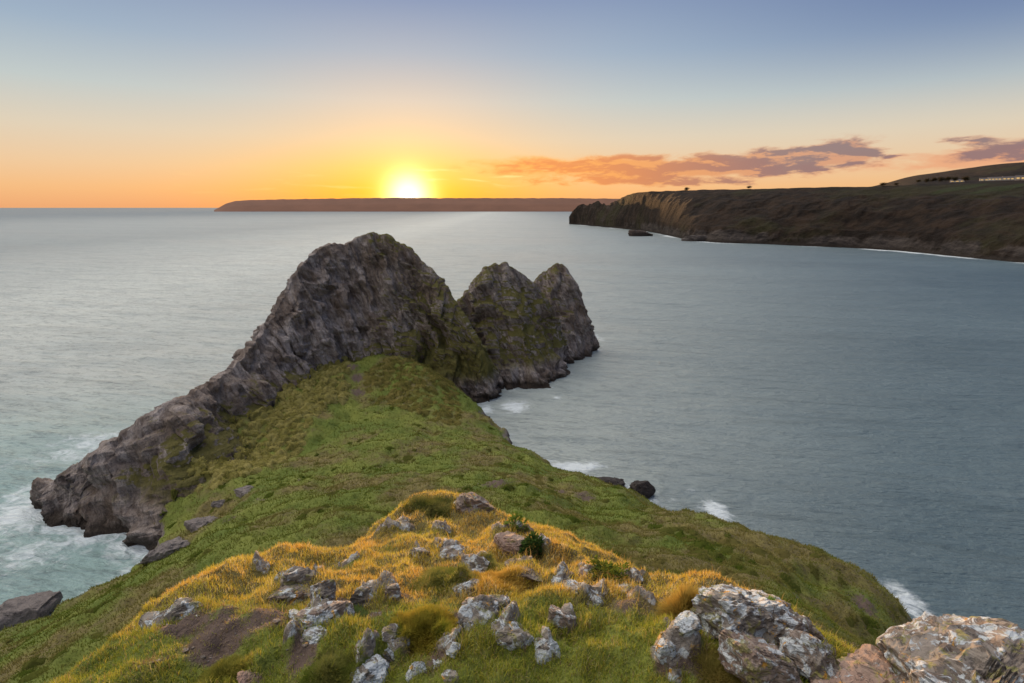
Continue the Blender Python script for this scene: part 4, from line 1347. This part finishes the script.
def Htop(x, y):
    i = np.clip(((x + 90) / 0.5).astype(int), 0, 259); j = np.clip(((y - 40) / 0.5).astype(int), 0, 259)
    hf = Hf(x, y)
    return hf + np.clip(_cr[i, j] - hf, 0, 0.8)


def in_poly(x, y, P):
    c = np.zeros(len(x), bool)
    j = len(P) - 1
    for i in range(len(P)):
        xi, yi = P[i]; xj, yj = P[j]
        c ^= ((yi > y) != (yj > y)) & (x < (xj - xi) * (y - yi) / (yj - yi + 1e-12) + xi)
        j = i
    return c


def mounds(q, rad, hgt, cA, cB, m, bl, bw, hue0=None):
    """soft clumps of grass: a low dome each, thatched with short blades"""
    nq = len(q)
    tone = G.random(nq) if hue0 is None else hue0
    nu, nv = 10, 5
    U = np.linspace(0, 2 * math.pi, nu, endpoint=False)
    vs = np.linspace(0.0, 1.0, nv)
    wob = 1 + 0.25 * G.normal(size=(nq, nu))
    gx, gy = slope(q[:, 0], q[:, 1], 0.6)
    dn = np.stack([-gx, -gy], 1) * 0.5
    r_ = rad[:, None, None] * wob[:, :, None] * vs[None, None]
    dome = 1 - vs ** 2
    bx = q[:, 0, None, None] + np.cos(U)[None, :, None] * r_ + (dn[:, 0] * hgt)[:, None, None] * dome
    by = q[:, 1, None, None] + np.sin(U)[None, :, None] * r_ + (dn[:, 1] * hgt)[:, None, None] * dome
    bz = Htop(bx.ravel(), by.ravel()).reshape(bx.shape) + hgt[:, None, None] * dome - 0.06
    VB = np.stack([bx, by, bz], -1).reshape(-1, 3)
    k = np.arange(nu); k2 = (k + 1) % nu
    fq = []
    for c in range(nv - 1):
        fq.append(np.stack([k * nv + c, k * nv + c + 1, k2 * nv + c + 1], 1)); fq.append(np.stack([k * nv + c, k2 * nv + c + 1, k2 * nv + c], 1))
    fq = np.concatenate(fq)
    FB = (np.arange(nq)[:, None, None] * (nu * nv) + fq[None]).reshape(-1, 3)
    tc_ = pick(cA, cB, tone) if np.ndim(cA) == 1 else np.asarray(cA)
    CB = np.repeat(tc_ * 0.9, nu * nv, 0)
    nb = nq * m
    th = G.uniform(0, 2 * math.pi, nb); fr_ = np.sqrt(G.random(nb))
    idx = np.repeat(np.arange(nq), m)
    rr = fr_ * rad[idx]
    x = q[idx, 0] + np.cos(th) * rr + dn[idx, 0] * hgt[idx] * (1 - fr_ ** 2); y = q[idx, 1] + np.sin(th) * rr + dn[idx, 1] * hgt[idx] * (1 - fr_ ** 2)
    z = Htop(x, y) + hgt[idx] * (1 - fr_ ** 2) - 0.05
    dd = np.arctan2(dn[idx, 1], dn[idx, 0])
    hd = np.arctan2(np.sin(th) + 0.7 * np.sin(dd), np.cos(th) + 0.7 * np.cos(dd))
    col = tc_[idx] * G.uniform(0.75, 1.25, nb)[:, None]
    V, F, Cc = blades(np.stack([x, y, z], 1), bl * G.uniform(0.6, 1.2, nb), np.full(nb, bw), 0.4 + 0.7 * fr_, hd, np.minimum(col, .8), np.minimum(col * 1.2, 0.8), 0.6)
    return np.concatenate([VB, V]), np.concatenate([FB, F + len(VB)]), np.concatenate([CB, Cc])


# long pale tussocks on the apron under the largest cliff
PT, PF, PC = [], [], []
off = 0
for poly, cnt, cA, cB, ln in (([(176, 492), (200, 440), (240, 398), (285, 366), (330, 357), (350, 372), (345, 400), (318, 412), (305, 440), (262, 470), (228, 486)], 1700, (0.29, 0.265, 0.075), (0.48, 0.42, 0.155), 1.0),
                              ([(365, 372), (420, 362), (455, 385), (462, 420), (440, 425), (400, 408), (370, 402)], 320, (0.19, 0.185, 0.045), (0.31, 0.26, 0.085), 0.6)):
    W_ = np.array([ground_at(*q)[0][:2] for q in poly])
    lo = W_.min(0); hi = W_.max(0)
    q = G.uniform(lo, hi, (cnt * 10, 2))
    q = q[in_poly(q[:, 0], q[:, 1], W_)]
    q = q[Htop(q[:, 0], q[:, 1]) - Hf(q[:, 0], q[:, 1]) < 0.55][:cnt]
    V, F, Cc = mounds(q, G.uniform(0.45, 0.95, len(q)), G.uniform(0.30, 0.60, len(q)) * ln, cA, cB, 40, 0.30, 0.07)
    PT.append(V); PF.append(F + off); PC.append(Cc); off += len(V)
grass_obj('tussock_grass', np.concatenate(PT), np.concatenate(PF), np.concatenate(PC), 'pale olive tussocks of long grass on the apron under the largest cliff', 'tussock grass', 'stuff')


# coarser clumps breaking up the sward of the slopes
n = 5200
a = G.uniform(R(-60), R(52), n); r = np.exp(G.uniform(math.log(14), math.log(115), n))
q = np.stack([np.sin(a) * r, np.cos(a) * r], 1)
kz = Hf(q[:, 0], q[:, 1])
gx, gy = slope(q[:, 0], q[:, 1], 0.6)
cl_ = fbm(q[:, 0] * 0.16, q[:, 1] * 0.16, 44.0, 3)
ok = (kz > 2.6) & (np.hypot(gx, gy) < 1.5) & (G.random(n) < sstep(-0.15, 0.45, cl_ + 0.25 * (q[:, 0] > 6))) & (soil_mask(q[:, 0], q[:, 1]) < .4)
q = q[ok]
kk = np.clip(dry_mask(q[:, 0], q[:, 1]) + G.normal(0, .25, len(q)), 0, 1)
tone = pick((0.095, 0.128, 0.020), (0.23, 0.195, 0.066), kk)
V, F, Cc = mounds(q, G.uniform(0.25, 0.75, len(q)), G.uniform(0.10, 0.30, len(q)), tone, None, 34, 0.20, 0.035)
grass_obj('rough_grass', V, F, Cc, 'coarse clumps of rough grass dotted over the slopes', 'grass', 'stuff')


def tuft(name, label, cat, px, py, wpx, hpx, colA, colB, cnt, seed, wd=0.005, lift=0.26, spiky=False):
    g = np.random.default_rng(seed)
    p, t_ = ground_at(px, py + hpx * 0.30)
    sc = t_ / FPX
    rad = wpx * sc * 0.5; hh = hpx * sc
    th = g.uniform(0, 2 * math.pi, cnt); rr = np.sqrt(g.random(cnt)) if spiky else g.random(cnt) ** 0.75 * 1.15

    def edge(t):
        return 1 + 0.30 * fbm(np.cos(t) * 1.1 + seed * 7, np.sin(t) * 1.1, 2.0, 3)
    ex_ = edge(th)
    x = p[0] + np.cos(th) * rr * rad * ex_; y = p[1] + np.sin(th) * rr * rad * 0.85 * ex_
    bumpy = 0.25 * fbm(x * 5, y * 5, seed * 1.0, 3)
    z = Hf(x, y) - 0.012 + hh * lift * 0.5 * np.clip((1 - rr ** 2) * (1 + bumpy), 0, 2)
    L = (hh * (0.5 + 0.4 * g.random(cnt))) if spiky else (0.035 + 0.05 * g.random(cnt)) * (1 + 0.6 * (t_ > 7))
    kk = np.clip(g.random(cnt) * 0.55 + 0.45 + 0.7 * fbm(x * 4, y * 4, seed * 2.0, 2) - 0.1, 0, 1)
    col = pick(colA, colB, kk)
    ln = (0.1 + 0.95 * rr + g.normal(0, 0.2, cnt)) if spiky else np.abs(0.25 + 0.4 * rr + g.normal(0, 0.3, cnt))
    V, F, Cc = blades(np.stack([x, y, z], 1), L, np.full(cnt, wd), ln, th + g.normal(0, 0.25 if spiky else 1.1, cnt), col, np.minimum(col * 1.15, 0.85), 0.5)
    # a mossy body under the blades
    nb = 18
    uu, vv = np.meshgrid(np.linspace(0, 2 * math.pi, 25), np.linspace(0.02, 1, nb), indexing='ij')
    bx = p[0] + np.cos(uu) * vv * rad * edge(uu); by = p[1] + np.sin(uu) * vv * rad * 0.85 * edge(uu)
    bz = Hf(bx.ravel(), by.ravel()).reshape(bx.shape) + hh * lift * 0.5 * np.clip((1 - vv ** 2) * (1 + 0.25 * fbm(bx * 5, by * 5, seed * 1.0, 3)), 0, 2) - 0.02
    q = grid_quads(25, nb)
    tri = np.concatenate([q[:, [0, 1, 2]], q[:, [0, 2, 3]]])
    Vb = np.stack([bx, by, bz], -1).reshape(-1, 3)
    V2 = np.concatenate([V, Vb]); F2 = np.concatenate([F, tri + len(V)])
    C2 = np.concatenate([Cc, np.tile((np.asarray(colA) + np.asarray(colB)) * 0.42, (len(Vb), 1))])
    return grass_obj(name, V2, F2, C2, label, cat, loc=p)


GRN = ((0.12, 0.165, 0.022), (0.31, 0.29, 0.085))
tuft('grass_tussock', 'round golden-rimmed tussock of stiff grass left of the large outcrop', 'grass tussock', 683, 600, 32, 24, (0.17, 0.15, 0.035), (0.50, 0.34, 0.08), 2200, 1, 0.0045, spiky=True, lift=0.4)
tuft('grass_hummock', 'dark green hummock on top of the knoll left of the striped boulder', 'grass hummock', 432, 504, 46, 20, (0.10, 0.13, 0.028), (0.22, 0.21, 0.07), 7000, 2, 0.007)
tuft('grass_hummock', 'largest green hummock, in the centre of the knoll below a white knobbed rock', 'grass hummock', 445, 568, 58, 46, *GRN, 11000, 3, 0.005)
tuft('grass_hummock', 'bright green and orange hummock above the small blunt grey stone', 'grass hummock', 425, 616, 52, 50, (0.14, 0.19, 0.022), (0.40, 0.31, 0.05), 10000, 4, 0.0045)
tuft('grass_hummock', 'dark green hummock between the jagged rock and the dark triangular rock', 'grass hummock', 494, 563, 32, 22, *GRN, 4500, 5, 0.005)
tuft('grass_hummock', 'golden grass cap over the smooth blue-grey block', 'grass hummock', 500, 575, 60, 26, (0.34, 0.22, 0.04), (0.56, 0.38, 0.09), 9000, 6, 0.005)
tuft('grass_hummock', 'olive hummock in the hollow of the outcrop above the lower edge', 'grass hummock', 724, 664, 52, 44, (0.16, 0.16, 0.035), (0.36, 0.28, 0.08), 8000, 7, 0.0042)
tuft('grass_hummock', 'green hummock below the pale slab, beside the orange-spotted boulder', 'grass hummock', 335, 664, 50, 40, *GRN, 8000, 8, 0.0042)
tuft('grass_hummock', 'yellow-green hummock right of the sunlit orange splinter', 'grass hummock', 228, 668, 40, 24, (0.17, 0.18, 0.03), (0.38, 0.33, 0.07), 5000, 9, 0.0042)
tuft('grass_hummock', 'small dark green hummock behind the knobbly grey rock', 'grass hummock', 352, 606, 26, 34, (0.07, 0.125, 0.035), (0.16, 0.21, 0.07), 4000, 10, 0.005)

# leafy plants
M_LEAF = mat_grass()
M_LEAF.name = 'plant_leaves'


def leafy(label, px, py, wpx, hpx, cA, cB, cnt, seed, ls=0.055):
    g = np.random.default_rng(seed)
    p, t_ = ground_at(px, py + hpx * 0.35)
    sc = t_ / FPX
    rx = wpx * sc * 0.5; hz = hpx * sc
    th = g.uniform(0, 2 * math.pi, cnt); ph = np.arccos(g.random(cnt)); rr = g.uniform(0.5, 1, cnt)
    q = np.stack([np.cos(th) * np.sin(ph) * rr * rx, np.sin(th) * np.sin(ph) * rr * rx * 0.8, np.cos(ph) * rr * hz * 0.8], 1)
    zz = Hf(p[0] + q[:, 0], p[1] + q[:, 1])
    q[:, 2] += zz - p[2]
    L = ls * g.uniform(0.6, 1.2, cnt)
    col = pick(cA, cB, g.random(cnt))
    V, F, Cc = blades(q, L, L * 0.55, g.uniform(0.5, 1.3, cnt), th + g.normal(0, .5, cnt), col, col, 0.5)
    o = bpy.data.objects.new('leafy_plant', None)
    COL.objects.link(o)
    o.location = p
    mesh_obj('leaves', V, quads=F, mat=M_GRASS, attrs={'col': Cc}, parent=o, smooth=False)
    tag(o, label, 'plant')
    # stems as a part
    m = 14
    ts = g.uniform(0, 2 * math.pi, m)
    S = np.zeros((m, 3)); S[:, 0] = np.cos(ts) * rx * 0.15; S[:, 1] = np.sin(ts) * rx * 0.15
    V, F, Cc = blades(S, np.full(m, hz * 0.8), np.full(m, 0.008), g.uniform(0.1, 0.7, m), ts, np.tile((0.10, 0.12, 0.04), (m, 1)), None, 0.2)
    mesh_obj('stems', V, quads=F, mat=M_GRASS, attrs={'col': Cc}, parent=o, smooth=False)


leafy('dark green leafy plant with yellow tips growing on the right rim of the knoll', 608, 572, 46, 20, (0.045, 0.085, 0.022), (0.22, 0.25, 0.035), 520, 1, 0.045)
leafy('dark green plant growing against the right face of the pink boulder', 532, 543, 22, 22, (0.025, 0.06, 0.020), (0.08, 0.13, 0.03), 380, 2)
leafy('bright green sprig growing behind the pink boulder', 516, 520, 24, 12, (0.10, 0.17, 0.03), (0.18, 0.26, 0.05), 200, 3)
leafy('small bright green sprig rooted in a crack of the large outcrop', 767, 612, 16, 14, (0.12, 0.21, 0.03), (0.22, 0.32, 0.05), 90, 4, 0.03)

# ------------------------------------------------------------------ far right: houses, windblown trees, bushes
def hill_at(px, py, y0=640, y1=1300):
    d = ray(px, py)
    for Y in np.linspace(y0, y1, 400):
        q = EYE + d * (Y / d[1])
        if q[2] <= hill_z(q[0], q[1]) + 0.2:
            return q
    return EYE + d * (900 / d[1])


M_WHITE = mat_plain('white_render', (0.36, 0.34, 0.31), 0.8, 0.08, 0.3)
M_SLATE = mat_plain('slate_roof', (0.10, 0.085, 0.085), 0.7, 0.2, 0.5)
M_STONE = mat_plain('stone_house', (0.33, 0.27, 0.22), 0.85, 0.25, 0.6)
mw, tw, bw, _o = new_mat('lit_window')
bw.inputs['Base Color'].default_value = (0.5, 0.35, 0.15, 1)
bw.inputs['Emission Color'].default_value = (1.0, 0.62, 0.22, 1)
bw.inputs['Emission Strength'].default_value = 0.45
M_DOOR = mat_plain('painted_door', (0.12, 0.08, 0.06), 0.6, 0.1, 1)


def boxv(x0, x1, y0, y1, z0, z1):
    v = [(x0, y0, z0), (x1, y0, z0), (x1, y1, z0), (x0, y1, z0), (x0, y0, z1), (x1, y0, z1), (x1, y1, z1), (x0, y1, z1)]
    f = [(0, 3, 2, 1), (4, 5, 6, 7), (0, 1, 5, 4), (1, 2, 6, 5), (2, 3, 7, 6), (3, 0, 4, 7)]
    return v, f


def house(label, px, py, wpx, hgt, wins, wallmat, grp='houses on the far right hillside', chim=True):
    p = hill_at(px, py)
    ww = wpx * np.linalg.norm(p - EYE) / FPX * 0.80
    e = bpy.data.objects.new('house', None)
    COL.objects.link(e)
    e.location = (p[0], p[1], hill_z(p[0], p[1]) - 0.6)
    e.rotation_euler = (0, 0, -R(34))
    tag(e, label, 'house', grp)
    dp = 7.0
    mesh_obj('wall', *boxv(-ww / 2, ww / 2, -dp / 2, dp / 2, 0, hgt), mat=wallmat, parent=e, smooth=False)
    rz = hgt + 2.4
    o_ = 0.4
    rv = [(-ww / 2 - o_, -dp / 2 - o_, hgt + .003), (ww / 2 + o_, -dp / 2 - o_, hgt + .003), (ww / 2 + o_, dp / 2 + o_, hgt + .003), (-ww / 2 - o_, dp / 2 + o_, hgt + .003), (-ww / 2 - o_, 0, rz), (ww / 2 + o_, 0, rz)]
    rf = mesh_obj('roof', rv, [(0, 1, 5, 4), (2, 3, 4, 5), (0, 4, 3), (1, 2, 5), (0, 3, 2, 1)], mat=M_SLATE, parent=e, smooth=False)
    if chim:
        mesh_obj('chimney', *boxv(ww * .32, ww * .32 + .9, -.45, .45, rz - 1.0, rz + 1.2), mat=M_STONE, parent=rf, smooth=False)
    for i in range(wins):
        cx = -ww / 2 + ww * (i + 0.5) / wins
        mesh_obj('window', *boxv(cx - ww / wins * .30, cx + ww / wins * .30, -dp / 2 - .12, -dp / 2 + .02, hgt * .42, hgt * .78), mat=mw, parent=e, smooth=False)
    mesh_obj('door', *boxv(-.5, .5, -dp / 2 - .08, -dp / 2 + .02, 0, 2.1), mat=M_DOOR, parent=e, smooth=False)


house('small white cottage at the left end of the lit row of houses', 984, 180.8, 7, 4.2, 2, M_WHITE)
house('long white house with a row of warmly lit windows left of centre', 996, 180.5, 12, 5.2, 5, M_WHITE)
house('white house with lit windows joined near the right end of the row', 1010, 180, 11, 5.2, 4, M_WHITE)
house('dark stone gabled house closing the right end of the row', 1020, 180, 7, 7.0, 2, M_STONE)
house('low white house half hidden by the windblown trees', 957, 182.2, 11, 4.2, 3, M_WHITE)

M_BARK = mat_plain('tree_bark', (0.06, 0.045, 0.035), 0.9, 0.3, 1)


def tree(name, label, cat, base, hgt, crown_r, lean, seed, group, col):
    g = np.random.default_rng(seed)
    e = bpy.data.objects.new(name, None)
    COL.objects.link(e)
    e.location = base
    tag(e, label, cat, group)
    segs = 7
    pts = [np.array([lean * hgt * (i / segs) ** 1.6, 0, hgt * 0.75 * i / segs]) for i in range(segs + 1)]
    V = []; F = []

    def tube(pts, r0, r1):
        b = len(V)
        for i, q in enumerate(pts):
            rr = r0 + (r1 - r0) * i / (len(pts) - 1)
            for k in range(6):
                V.append((q[0] + rr * math.cos(k * math.pi / 3), q[1] + rr * math.sin(k * math.pi / 3), q[2]))
        for i in range(len(pts) - 1):
            for k in range(6):
                F.append((b + i * 6 + k, b + i * 6 + (k + 1) % 6, b + i * 6 + 6 + (k + 1) % 6, b + i * 6 + 6 + k))
    if hgt > 3:
        tube(pts, hgt * 0.028, hgt * 0.008)
    lim = []
    for k in range(7):
        i = 3 + k % 4
        s_ = pts[i]
        d = np.array([g.uniform(-.6, 1.2) + lean, g.normal(0, .6), g.uniform(.2, .8)]) * crown_r * 0.8
        lim.append(s_ + d)
        tube([s_, s_ + d * .5 + np.array([0, 0, -.1 * crown_r]), s_ + d], hgt * 0.012 if hgt > 3 else .04, 0.03)
    mesh_obj('trunk', V, F, mat=M_BARK, parent=e)
    cl = np.array(lim + [pts[-1], pts[-2]])
    m = 900
    c = cl[g.integers(0, len(cl), m)]
    q = c + g.normal(0, 1, (m, 3)) * crown_r * np.array([.36, .36, .22])
    q[:, 2] = np.maximum(q[:, 2], hgt * 0.12)
    cc = pick(np.asarray(col) * 0.7, np.asarray(col) * 1.3, g.random(m))
    V, F, Cc = blades(q, np.full(m, crown_r * 0.20), np.full(m, crown_r * 0.13), g.uniform(0, 1.6, m), g.uniform(0, 6.28, m), cc, None, .4)
    mesh_obj('crown', V, quads=F, mat=M_GRASS, attrs={'col': Cc}, parent=e, smooth=False)


TG = 'windblown trees on the far right skyline'
for i, (px, py, h_, cr, lb) in enumerate([
        (917, 183.2, 5.0, 3.6, 'lowest windblown tree at the left end of the skyline row'), (924, 183.2, 7.0, 4.2, 'second windblown tree of the skyline row, slightly taller than the first'),
        (931, 183.2, 8.5, 4.6, 'windblown tree with a broad crown third from the left of the skyline row'), (938, 183.2, 9.2, 4.8, 'middle windblown tree of the skyline row left of the low white house'),
        (945, 183, 10.0, 5.0, 'tall windblown tree just left of the low white house'), (952, 183, 9.5, 4.6, 'windblown tree standing in front of the low white house'),
        (962, 182.6, 9.5, 5.0, 'last rounded tree right of the low white house')]):
    q = hill_at(px, py)
    tree('windblown_tree', lb, 'tree', (q[0], q[1], hill_z(q[0], q[1]) - .3), h_ * 1.35, cr * 1.2, 0.35, 40 + i, TG, (0.045, 0.038, 0.02))


def crest_at(px):
    # nearest crest vertex of the headland along this picture column
    U = HLX[:, 169]; Yc = HLY[:, 169]; Zc = HLZ[:, 169]
    k = (U / (Yc * CP - (Zc - 40) * SP)) * FPX + 512
    i = int(np.argmin(np.abs(k - px)))
    return (U[i], Yc[i], Zc[i] - 0.3)


for i, (px, h_, cr, lb) in enumerate([(881, 3.6, 3.0, 'leaning bush alone on the headland skyline left of the trees'), (895, 2.4, 2.0, 'tiny bush on the skyline nearest the trees'),
                                      (748, 3.0, 2.8, 'round bush on the skyline above the middle of the headland'), (686, 2.6, 3.6, 'flat bush on the skyline near the seaward end of the headland')]):
    tree('bush', lb, 'bush', crest_at(px), h_, cr, 0.25, 60 + i, 'bushes on the headland skyline', (0.04, 0.03, 0.018))
